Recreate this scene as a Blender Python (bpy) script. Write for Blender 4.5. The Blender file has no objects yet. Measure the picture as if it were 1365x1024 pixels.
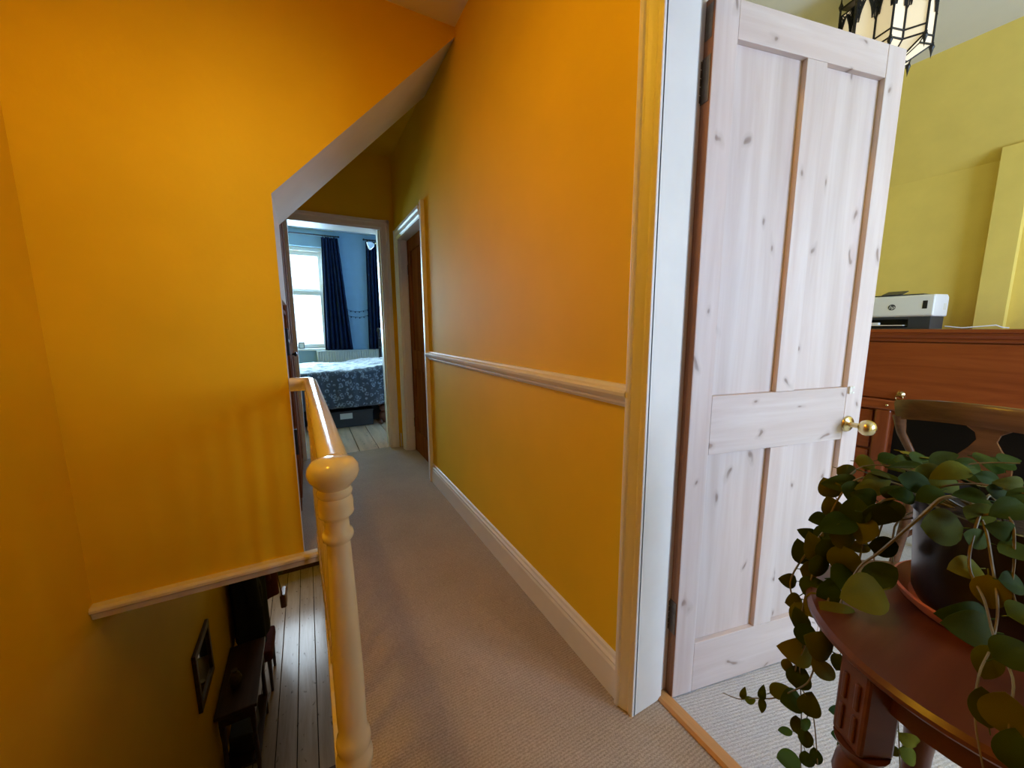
import bpy, bmesh, math, random
from mathutils import Matrix, Vector, noise

# ------------------------------------------------------------------ camera, world, light, exposure
scene = bpy.context.scene
COL = scene.collection
scene.view_settings.view_transform = 'Standard'
scene.view_settings.look = 'None'
scene.view_settings.gamma = 1.0
scene.view_settings.use_curve_mapping = False
scene.view_settings.exposure = 0.0
scene.cycles.max_bounces = 10
scene.cycles.diffuse_bounces = 7
scene.cycles.glossy_bounces = 4
scene.cycles.transmission_bounces = 6
scene.cycles.transparent_max_bounces = 12
scene.cycles.use_denoising = True
scene.cycles.sample_clamp_indirect = 6.0
scene.cycles.caustics_reflective = False
scene.cycles.caustics_refractive = False

EYE = 1.2
cam_data = bpy.data.cameras.new('camera')
cam_data.sensor_fit = 'HORIZONTAL'
cam_data.sensor_width = 36.0
cam_data.lens = 36.0 * 505.9 / 1365.0
cam_data.clip_start = 0.02
cam = bpy.data.objects.new('camera', cam_data)
COL.objects.link(cam)
_right = Vector((0.879905, -0.475116, -0.005605))
_down = Vector((-0.073464, -0.124380, -0.989511))
_fwd = Vector((0.469435, 0.871088, -0.144346))
cam.matrix_world = Matrix(((_right.x, -_down.x, -_fwd.x, 0.0),
                           (_right.y, -_down.y, -_fwd.y, 0.0),
                           (_right.z, -_down.z, -_fwd.z, EYE),
                           (0, 0, 0, 1)))
scene.camera = cam

world = bpy.data.worlds.new('overcast_sky')
scene.world = world
world.use_nodes = True
world.node_tree.nodes['Background'].inputs[0].default_value = (0.80, 0.90, 1.0, 1)
world.node_tree.nodes['Background'].inputs[1].default_value = 1.6


def daylight(name, loc, direction, sx, sy, watts, color):
    """overcast daylight just outside one window"""
    l = bpy.data.lights.new(name, 'AREA')
    l.shape = 'RECTANGLE'
    l.size, l.size_y = sx, sy
    l.energy = watts
    l.color = color
    o = bpy.data.objects.new(name, l)
    COL.objects.link(o)
    o.location = loc
    o.rotation_euler = Vector(direction).to_track_quat('-Z', 'Z').to_euler()
    return o


daylight('daylight_bedroom', (-0.17, 7.42, 1.75), (0, -1, -0.12), 1.2, 1.8, 300, (0.45, 0.74, 1.0))
daylight('daylight_bedroom_second', (1.75, 7.42, 1.75), (0, -1, -0.12), 1.0, 1.8, 180, (0.48, 0.74, 1.0))
daylight('daylight_room', (2.45, -2.68, 1.55), (0.0, 1, -0.05), 1.7, 1.65, 215, (0.53, 0.71, 1.0))
daylight('daylight_hall', (-0.42, 7.15, -1.15), (0, -1, -0.1), 0.8, 1.1, 34, (0.70, 0.86, 1.0))

# ------------------------------------------------------------------ materials
MATS = {}


def srgb(r, g, b):
    def f(c):
        c /= 255.0
        return c / 12.92 if c <= 0.04045 else ((c + 0.055) / 1.055) ** 2.4
    return (f(r), f(g), f(b), 1.0)


def new_mat(name):
    m = bpy.data.materials.new(name)
    m.use_nodes = True
    nt = m.node_tree
    b = nt.nodes['Principled BSDF']
    MATS[name] = m
    return m, nt, b


def coords(nt, scale=(1, 1, 1), rot=(0, 0, 0)):
    tc = nt.nodes.new('ShaderNodeTexCoord')
    mp = nt.nodes.new('ShaderNodeMapping')
    mp.inputs['Scale'].default_value = scale
    mp.inputs['Rotation'].default_value = rot
    nt.links.new(tc.outputs['Object'], mp.inputs['Vector'])
    return mp.outputs['Vector']


def nz(nt, vec, scale, detail=3.0, rough=0.55, dist=0.0):
    n = nt.nodes.new('ShaderNodeTexNoise')
    n.inputs['Scale'].default_value = scale
    n.inputs['Detail'].default_value = detail
    n.inputs['Roughness'].default_value = rough
    n.inputs['Distortion'].default_value = dist
    nt.links.new(vec, n.inputs['Vector'])
    return n.outputs['Fac']


def ramp(nt, fac, stops):
    r = nt.nodes.new('ShaderNodeValToRGB')
    el = r.color_ramp.elements
    while len(el) < len(stops):
        el.new(0.5)
    for e, (p, c) in zip(el, stops):
        e.position = p
        e.color = c if len(c) == 4 else (*c, 1)
    nt.links.new(fac, r.inputs['Fac'])
    return r.outputs['Color']


def mixc(nt, fac, a, b, mode='MIX'):
    m = nt.nodes.new('ShaderNodeMix')
    m.data_type = 'RGBA'
    m.blend_type = mode
    for s, v in (('A', a), ('B', b)):
        sock = [i for i in m.inputs if i.name == s and i.type == 'RGBA'][0]
        if isinstance(v, tuple):
            sock.default_value = v
        else:
            nt.links.new(v, sock)
    if isinstance(fac, float):
        m.inputs[0].default_value = fac
    else:
        nt.links.new(fac, m.inputs[0])
    return [o for o in m.outputs if o.type == 'RGBA'][0]


def bump(nt, b, height, strength, dist=0.01):
    n = nt.nodes.new('ShaderNodeBump')
    n.inputs['Strength'].default_value = strength
    n.inputs['Distance'].default_value = dist
    nt.links.new(height, n.inputs['Height'])
    nt.links.new(n.outputs['Normal'], b.inputs['Normal'])


def paint(name, col, rough=0.6, var=0.06, bs=0.05, nscale=6.0, bscale=140.0, metal=0.0, spec=0.5):
    m, nt, b = new_mat(name)
    v = coords(nt)
    f = nz(nt, v, nscale, 4)
    dark = tuple(c * (1 - var) for c in col[:3]) + (1,)
    lite = tuple(min(1, c * (1 + var)) for c in col[:3]) + (1,)
    nt.links.new(ramp(nt, f, [(0.3, dark), (0.7, lite)]), b.inputs['Base Color'])
    b.inputs['Roughness'].default_value = rough
    b.inputs['Metallic'].default_value = metal
    b.inputs['Specular IOR Level'].default_value = spec
    if bs:
        bump(nt, b, nz(nt, v, bscale, 2), bs, 0.004)
    return m


def wood(name, light, dark, axis='z', rough=0.45, fine=26.0, knots=None, knot_scale=3.0, contrast=(0.35, 0.68), bs=0.08):
    m, nt, b = new_mat(name)
    k = 1.3
    sc = {'z': (fine, fine, k), 'x': (k, fine, fine), 'y': (fine, k, fine)}[axis]
    v = coords(nt, sc)
    f = nz(nt, v, 1.0, 5, 0.6, 0.4)
    c = ramp(nt, f, [(contrast[0], dark), (contrast[1], light)])
    lo = nz(nt, coords(nt, {'z': (5, 5, 0.6), 'x': (0.6, 5, 5), 'y': (5, 0.6, 5)}[axis]), 1.0, 2)
    tone = ramp(nt, lo, [(0.3, (0.86, 0.86, 0.86, 1)), (0.7, (1.08, 1.08, 1.08, 1))])
    c = mixc(nt, 1.0, c, tone, 'MULTIPLY')
    if knots:
        vo = nt.nodes.new('ShaderNodeTexVoronoi')
        vo.inputs['Scale'].default_value = knot_scale
        vo.voronoi_dimensions = '2D'
        vo.inputs['Randomness'].default_value = 1.0
        if axis == 'y':      # horizontal boards: grain along y
            kv = coords(nt, (1.9, 1.0, 1.0))
        else:                # upright leaf: x across, z up
            kv = coords(nt, (1.9, 1.0, 1.0) if axis == 'z' else (1.0, 1.0, 1.9), (math.pi / 2, 0, 0))
        kn_ = nt.nodes.new('ShaderNodeVectorMath')
        kn_.operation = 'MULTIPLY_ADD'
        kt = nt.nodes.new('ShaderNodeTexNoise')
        kt.inputs['Scale'].default_value = 6.0
        nt.links.new(kv, kt.inputs['Vector'])
        nt.links.new(kt.outputs['Color'], kn_.inputs[0])
        kn_.inputs[1].default_value = (0.22, 0.22, 0.22)
        nt.links.new(kv, kn_.inputs[2])
        nt.links.new(kn_.outputs[0], vo.inputs['Vector'])
        kf = ramp(nt, vo.outputs['Distance'], [(0.0, (0.95, 0.95, 0.95, 1)), (0.028, (0.75, 0.75, 0.75, 1)), (0.05, (0.22, 0.22, 0.22, 1)), (0.11, (0, 0, 0, 1))])
        c = mixc(nt, kf, c, knots)
    nt.links.new(c, b.inputs['Base Color'])
    b.inputs['Roughness'].default_value = rough
    if bs:
        bump(nt, b, f, bs, 0.003)
    return m


def carpet(name, a, d, ang=0.0):
    m, nt, b = new_mat(name)
    v = coords(nt, (1, 1, 1), (0, 0, ang))
    w = nt.nodes.new('ShaderNodeTexWave')
    w.wave_type = 'BANDS'
    w.bands_direction = 'Y'
    w.inputs['Scale'].default_value = 34.0
    w.inputs['Distortion'].default_value = 5.0
    w.inputs['Detail'].default_value = 3.0
    w.inputs['Detail Scale'].default_value = 6.0
    nt.links.new(v, w.inputs['Vector'])
    n1 = nz(nt, v, 210.0, 3, 0.7)
    n2 = nz(nt, v, 3.0, 3)
    mul = nt.nodes.new('ShaderNodeMath')
    mul.operation = 'MULTIPLY_ADD'
    mul.inputs[1].default_value = 0.30
    nt.links.new(w.outputs['Fac'], mul.inputs[0])
    nt.links.new(n1, mul.inputs[2])
    c = ramp(nt, mul.outputs[0], [(0.32, d), (0.92, a)])
    tone = ramp(nt, n2, [(0.3, (0.92, 0.92, 0.92, 1)), (0.7, (1.05, 1.05, 1.05, 1))])
    nt.links.new(mixc(nt, 1.0, c, tone, 'MULTIPLY'), b.inputs['Base Color'])
    b.inputs['Roughness'].default_value = 0.95
    b.inputs['Specular IOR Level'].default_value = 0.15
    bump(nt, b, mul.outputs[0], 0.6, 0.006)
    return m


def thin_glass(name, tint=(1, 1, 1, 1), gloss=0.08):
    m = bpy.data.materials.new(name)
    m.use_nodes = True
    nt = m.node_tree
    nt.nodes.clear()
    out = nt.nodes.new('ShaderNodeOutputMaterial')
    t = nt.nodes.new('ShaderNodeBsdfTransparent')
    t.inputs[0].default_value = tint
    g = nt.nodes.new('ShaderNodeBsdfGlossy')
    g.inputs['Roughness'].default_value = 0.02
    x = nt.nodes.new('ShaderNodeMixShader')
    x.inputs[0].default_value = gloss
    nt.links.new(t.outputs[0], x.inputs[1])
    nt.links.new(g.outputs[0], x.inputs[2])
    nt.links.new(x.outputs[0], out.inputs[0])
    MATS[name] = m
    return m


def fabric(name, base, motif, scale=18.0, rough=0.9, sheen=0.3, lo=0.18, hi=0.30, rings=False):
    m, nt, b = new_mat(name)
    v = coords(nt)
    vo = nt.nodes.new('ShaderNodeTexVoronoi')
    vo.inputs['Scale'].default_value = scale
    nt.links.new(v, vo.inputs['Vector'])
    if rings:
        f = ramp(nt, vo.outputs['Distance'], [(0.0, (0, 0, 0, 1)), (lo, (0, 0, 0, 1)), (lo + 0.05, (1, 1, 1, 1)), (hi, (1, 1, 1, 1)), (hi + 0.05, (0, 0, 0, 1))])
    else:
        f = ramp(nt, vo.outputs['Distance'], [(lo, (1, 1, 1, 1)), (hi, (0, 0, 0, 1))])
    n = nz(nt, v, scale * 2.4, 3)
    f2 = mixc(nt, 1.0, f, ramp(nt, n, [(0.42, (0, 0, 0, 1)), (0.58, (1, 1, 1, 1))]), 'MULTIPLY')
    nt.links.new(mixc(nt, f2, base, motif), b.inputs['Base Color'])
    b.inputs['Roughness'].default_value = rough
    b.inputs['Sheen Weight'].default_value = sheen
    bump(nt, b, n, 0.2, 0.004)
    return m


M_YELLOW = paint('landing_yellow_paint', (0.80, 0.53, 0.02, 1), 0.65, 0.05, 0.10, 2.0, 60.0, spec=0.08)
M_LEMON = paint('room_lemon_paint', (0.76, 0.61, 0.16, 1), 0.7, 0.04, 0.05, spec=0.3)
M_WHITE = paint('white_gloss_paint', (0.78, 0.77, 0.745, 1), 0.42, 0.03, 0.03, 8.0, 60.0)
M_MATTWHITE = paint('white_matt_paint', (0.74, 0.72, 0.68, 1), 0.8, 0.03, 0.03, spec=0.3)
M_CREAM = paint('cream_gloss_paint', (0.80, 0.735, 0.58, 1), 0.16, 0.05, 0.05, 9.0, 40.0)
M_CEIL = paint('ceiling_white', (0.72, 0.71, 0.66, 1), 0.9, 0.02, 0.0, spec=0.2)
M_BLUE = paint('bedroom_blue_paint', (0.27, 0.42, 0.55, 1), 0.75, 0.04, 0.03, spec=0.3)
M_BCEIL = paint('bedroom_ceiling_paint', (0.46, 0.56, 0.69, 1), 0.9, 0.02, 0.0, spec=0.2)
M_CARPET = carpet('landing_carpet', (0.56, 0.46, 0.37, 1), (0.29, 0.225, 0.17, 1))
M_CARPET_ROOM = carpet('room_carpet', (0.68, 0.68, 0.70, 1), (0.40, 0.40, 0.41, 1), 0.25)
M_PINE_Z = wood('limed_pine_upright', (0.69, 0.605, 0.58, 1), (0.585, 0.475, 0.44, 1), 'z', 0.5, 22, (0.24, 0.16, 0.13, 1), 3.5)
M_PINE_X = wood('limed_pine_crosswise', (0.69, 0.605, 0.58, 1), (0.585, 0.475, 0.44, 1), 'x', 0.5, 22, (0.24, 0.16, 0.13, 1), 4.4)
M_STRIP = wood('oak_threshold', (0.62, 0.33, 0.12, 1), (0.48, 0.23, 0.07, 1), 'y', 0.4, 40)
M_BOARD = wood('floor_board_pine', (0.86, 0.58, 0.38, 1), (0.66, 0.42, 0.25, 1), 'y', 0.42, 16, (0.07, 0.045, 0.03, 1), 6.5)
M_HALLBOARD = wood('hall_board_pine', (0.52, 0.42, 0.34, 1), (0.38, 0.29, 0.22, 1), 'y', 0.22, 16, (0.12, 0.08, 0.05, 1), 4.5)
M_GAP = paint('dark_gap', (0.012, 0.009, 0.007, 1), 1.0, 0.0, 0.0, spec=0.0)
M_BROWNDOOR = wood('stained_brown_wood', (0.33, 0.125, 0.04, 1), (0.18, 0.055, 0.016, 1), 'z', 0.35, 18)
M_MATTBROWN = wood('matt_brown_wood', (0.30, 0.105, 0.032, 1), (0.17, 0.05, 0.014, 1), 'z', 0.9, 18)
M_MATTBROWN.node_tree.nodes['Principled BSDF'].inputs['Specular IOR Level'].default_value = 0.03
M_EDGE = wood('aged_brown_edge', (0.34, 0.16, 0.07, 1), (0.22, 0.09, 0.035, 1), 'z', 0.7, 30)
M_DARKWOOD = wood('dark_hall_wood', (0.09, 0.045, 0.025, 1), (0.045, 0.02, 0.012, 1), 'y', 0.35, 18)
M_MAHOG = wood('mahogany_along', (0.36, 0.085, 0.022, 1), (0.19, 0.038, 0.010, 1), 'y', 0.24, 15, contrast=(0.25, 0.75), bs=0.0)
M_MAHOG_Z = wood('mahogany_upright', (0.33, 0.075, 0.02, 1), (0.17, 0.034, 0.010, 1), 'z', 0.26, 15, contrast=(0.25, 0.75), bs=0.0)
M_CHAIR = wood('chair_walnut', (0.16, 0.065, 0.030, 1), (0.08, 0.03, 0.015, 1), 'y', 0.25, 18, bs=0.0)
M_TABLE = wood('plant_table_wood', (0.13, 0.040, 0.016, 1), (0.08, 0.022, 0.009, 1), 'x', 0.30, 16, bs=0.0)
M_BRASS = paint('brass', (0.72, 0.58, 0.30, 1), 0.25, 0.05, 0.0, metal=1.0)
M_OLDMETAL = paint('tarnished_metal', (0.16, 0.13, 0.10, 1), 0.45, 0.2, 0.1, 40.0, metal=0.8)
M_IRON = paint('black_iron', (0.02, 0.02, 0.022, 1), 0.4, 0.1, 0.0, metal=0.3)
M_BLACK = paint('black_plastic', (0.012, 0.012, 0.014, 1), 0.4, 0.0, 0.0)
M_CHAR = paint('charcoal_plastic', (0.035, 0.042, 0.055, 1), 0.45, 0.0, 0.0)
M_PRINTER = paint('printer_white_plastic', (0.80, 0.83, 0.88, 1), 0.4, 0.0, 0.0)
M_TERRA = paint('orange_terracotta', (0.50, 0.12, 0.035, 1), 0.6, 0.08, 0.06)
M_POT = paint('black_plastic_pot', (0.014, 0.013, 0.016, 1), 0.3, 0.05, 0.0)
M_SOIL = paint('potting_soil', (0.03, 0.02, 0.014, 1), 1.0, 0.3, 0.5, 40.0)
M_VINE = paint('vine_stem', (0.15, 0.12, 0.045, 1), 0.6, 0.15, 0.1, 30.0)
M_GLASS = thin_glass('window_glass')
M_NAVY = fabric('navy_curtain_cloth', (0.008, 0.017, 0.052, 1), (0.020, 0.042, 0.10, 1), 14.0, 0.95, 0.0)
M_NAVY.node_tree.nodes['Principled BSDF'].inputs['Specular IOR Level'].default_value = 0.1
M_DUVET = fabric('floral_duvet_cloth', (0.026, 0.029, 0.042, 1), (0.24, 0.27, 0.31, 1), 19.0, 0.7, 1.0, 0.14, 0.44, True)
M_SHEET = paint('black_cloth_underbed_shade', (0.03, 0.03, 0.035, 1), 0.9, 0.1, 0.1)  # black coat cloth; also colours the added shade block under the bed
M_REDCOAT = paint('dark_red_cloth', (0.10, 0.012, 0.014, 1), 0.9, 0.15, 0.2, 20.0)
M_NAVYCOAT = paint('navy_cloth', (0.012, 0.014, 0.024, 1), 0.9, 0.15, 0.2, 20.0)
M_LEATHER = paint('brown_leather', (0.16, 0.055, 0.028, 1), 0.4, 0.15, 0.1, 20.0)
M_PAPER = paint('paper_white', (0.75, 0.73, 0.66, 1), 0.8, 0.02, 0.0)
M_BOX = paint('grey_card', (0.045, 0.045, 0.048, 1), 0.7, 0.08, 0.05)
M_MIRROR = paint('mirror_silver', (0.85, 0.86, 0.88, 1), 0.03, 0.0, 0.0, metal=1.0)
M_RADIATOR = paint('radiator_enamel', (0.58, 0.60, 0.58, 1), 0.4, 0.02, 0.0)
M_SHADE = paint('white_lamp_enamel', (0.85, 0.87, 0.9, 1), 0.35, 0.0, 0.0)

_m, _nt, _b = new_mat('hoya_leaf')
_v = coords(_nt)
_rnd = _nt.nodes.new('ShaderNodeObjectInfo')
_nt.links.new(ramp(_nt, _rnd.outputs['Random'], [(0.0, (0.022, 0.046, 0.005, 1)), (0.5, (0.048, 0.070, 0.006, 1)), (1.0, (0.14, 0.130, 0.010, 1))]), _b.inputs['Base Color'])
_b.inputs['Roughness'].default_value = 0.55
_b.inputs['Specular IOR Level'].default_value = 0.03
_b.inputs['Subsurface Weight'].default_value = 0.0
bump(_nt, _b, nz(_nt, _v, 60.0, 2), 0.12, 0.003)
M_LEAF = _m

_m, _nt, _b = new_mat('lit_lantern_glass')
_b.inputs['Base Color'].default_value = (0.80, 0.72, 0.55, 1)
_b.inputs['Roughness'].default_value = 0.35
_b.inputs['Emission Color'].default_value = (1.0, 0.80, 0.52, 1)
_b.inputs['Emission Strength'].default_value = 0.42
M_LANTERN = _m

# ------------------------------------------------------------------ mesh helpers


class MB:
    def __init__(self):
        self.bm = bmesh.new()

    def _faces(self, vs, fs, mi=0):
        bv = [self.bm.verts.new(v) for v in vs]
        for f in fs:
            try:
                face = self.bm.faces.new([bv[i] for i in f])
                face.material_index = mi
            except ValueError:
                pass
        return self

    def box(self, x0, x1, y0, y1, z0, z1, mi=0):
        vs = [(x0, y0, z0), (x1, y0, z0), (x1, y1, z0), (x0, y1, z0), (x0, y0, z1), (x1, y0, z1), (x1, y1, z1), (x0, y1, z1)]
        return self._faces(vs, [(3, 2, 1, 0), (4, 5, 6, 7), (0, 1, 5, 4), (1, 2, 6, 5), (2, 3, 7, 6), (3, 0, 4, 7)], mi)

    def obox(self, c, ax, ay, az, sx, sy, sz):
        c, ax, ay, az = Vector(c), Vector(ax).normalized(), Vector(ay).normalized(), Vector(az).normalized()
        vs = []
        for dz in (-1, 1):
            for dx, dy in ((-1, -1), (1, -1), (1, 1), (-1, 1)):
                vs.append(c + ax * (dx * sx / 2) + ay * (dy * sy / 2) + az * (dz * sz / 2))
        return self._faces(vs, [(3, 2, 1, 0), (4, 5, 6, 7), (0, 1, 5, 4), (1, 2, 6, 5), (2, 3, 7, 6), (3, 0, 4, 7)])

    def prism(self, poly, axis, a0, a1, mi=0, cap0=None, cap1=None):
        def P(u, v, a):
            return {'x': (a, u, v), 'y': (u, a, v), 'z': (u, v, a)}[axis]
        n = len(poly)
        vs = [P(u, v, a0) for u, v in poly] + [P(u, v, a1) for u, v in poly]
        bv = [self.bm.verts.new(v) for v in vs]
        for i in range(n):
            j = (i + 1) % n
            f = self.bm.faces.new((bv[i], bv[j], bv[n + j], bv[n + i]))
            f.material_index = mi
        f = self.bm.faces.new(bv[:n][::-1])
        f.material_index = mi if cap0 is None else cap0
        f = self.bm.faces.new(bv[n:])
        f.material_index = mi if cap1 is None else cap1
        return self

    def lathe(self, prof, c=(0, 0, 0), segs=24, axis='z', a=0.0):
        c = Vector(c)
        rings = []
        for r, h in prof:
            ring = []
            if r < 1e-5:
                ring = [None]
                p = {'z': Vector((0, 0, h)), 'y': Vector((0, h, 0)), 'x': Vector((h, 0, 0))}[axis]
                ring = [self.bm.verts.new(c + p)]
            else:
                for i in range(segs):
                    t = a + 2 * math.pi * i / segs
                    u, v = r * math.cos(t), r * math.sin(t)
                    p = {'z': Vector((u, v, h)), 'y': Vector((u, h, v)), 'x': Vector((h, u, v))}[axis]
                    ring.append(self.bm.verts.new(c + p))
            rings.append(ring)
        for A, B in zip(rings, rings[1:]):
            for i in range(segs):
                j = (i + 1) % segs
                if len(A) == 1 and len(B) == 1:
                    continue
                if len(A) == 1:
                    self.bm.faces.new((A[0], B[i], B[j]))
                elif len(B) == 1:
                    self.bm.faces.new((A[i], B[0], A[j]))
                else:
                    self.bm.faces.new((A[i], A[j], B[j], B[i]))
        for R_ in (rings[0], rings[-1]):
            if len(R_) > 2:
                self.bm.faces.new(R_)
        return self

    def tube(self, pts, r, segs=8, closed=False):
        pts = [Vector(p) for p in pts]
        n = len(pts)
        rs = r if isinstance(r, (list, tuple)) else [r] * n
        rings = []
        prev = None
        for i, p in enumerate(pts):
            if closed:
                t = (pts[(i + 1) % n] - pts[i - 1]).normalized()
            else:
                t = (pts[min(i + 1, n - 1)] - pts[max(i - 1, 0)]).normalized()
            if prev is None:
                up = Vector((0, 0, 1)) if abs(t.z) < 0.9 else Vector((1, 0, 0))
            else:
                up = prev
            s = t.cross(up).normalized()
            u = s.cross(t).normalized()
            prev = u
            rings.append([self.bm.verts.new(p + s * (rs[i] * math.cos(2 * math.pi * k / segs)) + u * (rs[i] * math.sin(2 * math.pi * k / segs))) for k in range(segs)])
        pairs = list(zip(rings, rings[1:])) + ([(rings[-1], rings[0])] if closed else [])
        for A, B in pairs:
            for k in range(segs):
                j = (k + 1) % segs
                self.bm.faces.new((A[k], A[j], B[j], B[k]))
        if not closed:
            self.bm.faces.new(rings[0][::-1])
            self.bm.faces.new(rings[-1])
        return self

    def sweep(self, pts, prof, ups=None):
        """closed profile (side, up) swept along a polyline, mitred"""
        pts = [Vector(p) for p in pts]
        n = len(pts)
        rings = []
        for i, p in enumerate(pts):
            t0 = (pts[i] - pts[i - 1]).normalized() if i else (pts[1] - pts[0]).normalized()
            t1 = (pts[i + 1] - pts[i]).normalized() if i < n - 1 else t0
            t = (t0 + t1).normalized()
            k = 1.0 / max(0.35, t.dot(t0))
            up = Vector(ups[i]) if ups else Vector((0, 0, 1))
            s = t.cross(up).normalized()
            u = s.cross(t).normalized()
            rings.append([self.bm.verts.new(p + s * (a * k) + u * b) for a, b in prof])
        m = len(prof)
        for A, B in zip(rings, rings[1:]):
            for q in range(m):
                j = (q + 1) % m
                self.bm.faces.new((A[q], A[j], B[j], B[q]))
        self.bm.faces.new(rings[0][::-1])
        self.bm.faces.new(rings[-1])
        return self

    def ball(self, c, r, sz=(1, 1, 1), segs=16, rings=10):
        c = Vector(c)
        prof = [(math.sin(math.pi * i / rings) * r, -math.cos(math.pi * i / rings) * r) for i in range(rings + 1)]
        st = len(self.bm.verts)
        self.lathe(prof, (0, 0, 0), segs)
        self.bm.verts.ensure_lookup_table()
        for v in self.bm.verts[st:]:
            v.co = Vector((v.co.x * sz[0], v.co.y * sz[1], v.co.z * sz[2])) + c
        return self

    def mesh(self, name, mats, smooth=False):
        bmesh.ops.recalc_face_normals(self.bm, faces=self.bm.faces[:])
        me = bpy.data.meshes.new(name)
        self.bm.to_mesh(me)
        self.bm.free()
        for m in (mats if isinstance(mats, (list, tuple)) else [mats]):
            me.materials.append(m)
        if smooth:
            me.polygons.foreach_set('use_smooth', [True] * len(me.polygons))
            try:
                me.set_sharp_from_angle(angle=math.radians(smooth if smooth is not True else 40))
            except Exception:
                pass
        me.update()
        return me


W = {}


def link(o):
    COL.objects.link(o)
    return o


def tag(o, label=None, cat=None, group=None, kind=None):
    if label:
        o['label'] = label
    if cat:
        o['category'] = cat
    if group:
        o['group'] = group
    if kind:
        o['kind'] = kind
    return o


def thing(name, label, cat, loc=(0, 0, 0), rotz=0.0, group=None, kind=None):
    o = link(bpy.data.objects.new(name, None))
    o.empty_display_size = 0.05
    o.location = loc
    o.rotation_euler = (0, 0, rotz)
    W[o] = Matrix.Translation(Vector(loc)) @ Matrix.Rotation(rotz, 4, 'Z')
    return tag(o, label, cat, group, kind)


def obj(name, mb, mats, parent=None, local=False, smooth=False, bevel=0.0, label=None, seg=2):
    me = mb if isinstance(mb, bpy.types.Mesh) else mb.mesh(name, mats, smooth)
    o = link(bpy.data.objects.new(name, me))
    if parent:
        o.parent = parent
        if local:
            W[o] = W[parent]
        else:
            o.matrix_parent_inverse = W[parent].inverted()
            W[o] = Matrix.Identity(4)
    else:
        W[o] = Matrix.Identity(4)
    if bevel:
        md = o.modifiers.new('bevel', 'BEVEL')
        md.width = bevel
        md.segments = seg
        md.limit_method = 'ANGLE'
        md.angle_limit = math.radians(40)
    if label:
        o['label'] = label
    return o


def struct(name, mb, mats, label, cat, smooth=False, bevel=0.0):
    o = obj(name, mb, mats, None, smooth=smooth, bevel=bevel)
    return tag(o, label, cat, None, 'structure')


def copy_tree(o, parent=None):
    c = o.copy()
    COL.objects.link(c)
    c.parent = parent
    for ch in list(o.children):
        copy_tree(ch, c)
    return c

# ------------------------------------------------------------------ the setting
XL, XR, XR2 = -0.883, 0.82, 0.975      # stair wall, corridor wall faces
YP, YE = 2.14, 3.90                    # wall over the stairs, end wall
CEIL = 2.79
HALL = -2.70
YB = -2.20                             # wall behind the viewer
D1A, D1B, D1H = -0.28, 0.735, 2.06     # doorway into the room
D2A, D2B, D2H = 2.93, 3.72, 2.02       # side doorway
RY = -2.3                              # window wall of the room
BX0, BX1, BH = -0.07, 0.685, 2.13      # bedroom doorway

# floors
b = MB().box(0.0, 0.925, YB, 2.20, -0.25, 0.0).box(XL, 0.0, YB, 0.5, -0.25, 0.0).box(-0.70, 0.925, 2.20, 3.93, -0.05, 0.0)
struct('floor_landing', b, M_CARPET, 'beige ribbed carpet covering the landing and corridor', 'carpet')
b = MB().box(0.965, 3.95, RY, 2.0, -0.25, 0.0)
struct('floor_room', b, M_CARPET_ROOM, 'pale grey looped carpet in the room behind the pine door', 'carpet')
struct('trim_1', MB().prism([(0.922, -0.02), (0.922, 0.004), (0.93, 0.011), (0.96, 0.011), (0.968, 0.004), (0.968, -0.02)], 'y', D1A, D1B), M_STRIP,
       'oak threshold strip between the two carpets', 'threshold')


def boards(name, label, x0, x1, y0, y1, z, width, mat):
    base = struct(name, MB().box(x0, x1, y0, y1, z - 0.08, z - 0.022), M_GAP, label, 'floorboards')
    n = int(round((x1 - x0) / width))
    w = (x1 - x0) / n
    random.seed(7)
    for i in range(n):
        g = 0.0035
        me = MB().box(x0 + i * w + g, x0 + (i + 1) * w - g, y0, y1, z - 0.022, z + random.uniform(-0.0015, 0.0)).mesh('plank', mat)
        obj('plank', me, None, base, bevel=0.0025)
    return base


boards('floor_bedroom', 'bare pine floorboards running into the blue bedroom', -1.82, 2.42, 3.93, 7.0, 0.0, 0.186, M_BOARD)
boards('floor_hall', 'pale pine floorboards of the hall downstairs', XL, 0.0, 2.9, 6.75, HALL, 0.163, M_HALLBOARD)

# ceilings
struct('ceiling_corridor', MB().box(-0.76, XR2, YP + 0.6, YE + 0.1, CEIL, CEIL + 0.1), M_YELLOW, 'yellow painted ceiling beyond the sloping soffit', 'ceiling')
struct('ceiling_landing', MB().box(XL, XR2, YB, YP + 0.6, CEIL, CEIL + 0.1), M_CEIL, 'white ceiling over the landing', 'ceiling')
struct('ceiling_room', MB().box(XR2, 3.42, RY, 2.0, CEIL, CEIL + 0.1), M_CEIL, 'off white ceiling of the yellow room', 'ceiling')
struct('ceiling_bedroom', MB().box(-1.82, 2.42, 4.1, 7.1, 2.76, 2.86), M_BCEIL, 'pale blue-white ceiling of the bedroom', 'ceiling')
struct('ceiling_hall', MB().box(XL, 0.0, 2.40, 6.75, -0.14, -0.085), M_CEIL, 'underside of the upper floor above the hall', 'ceiling')

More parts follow.
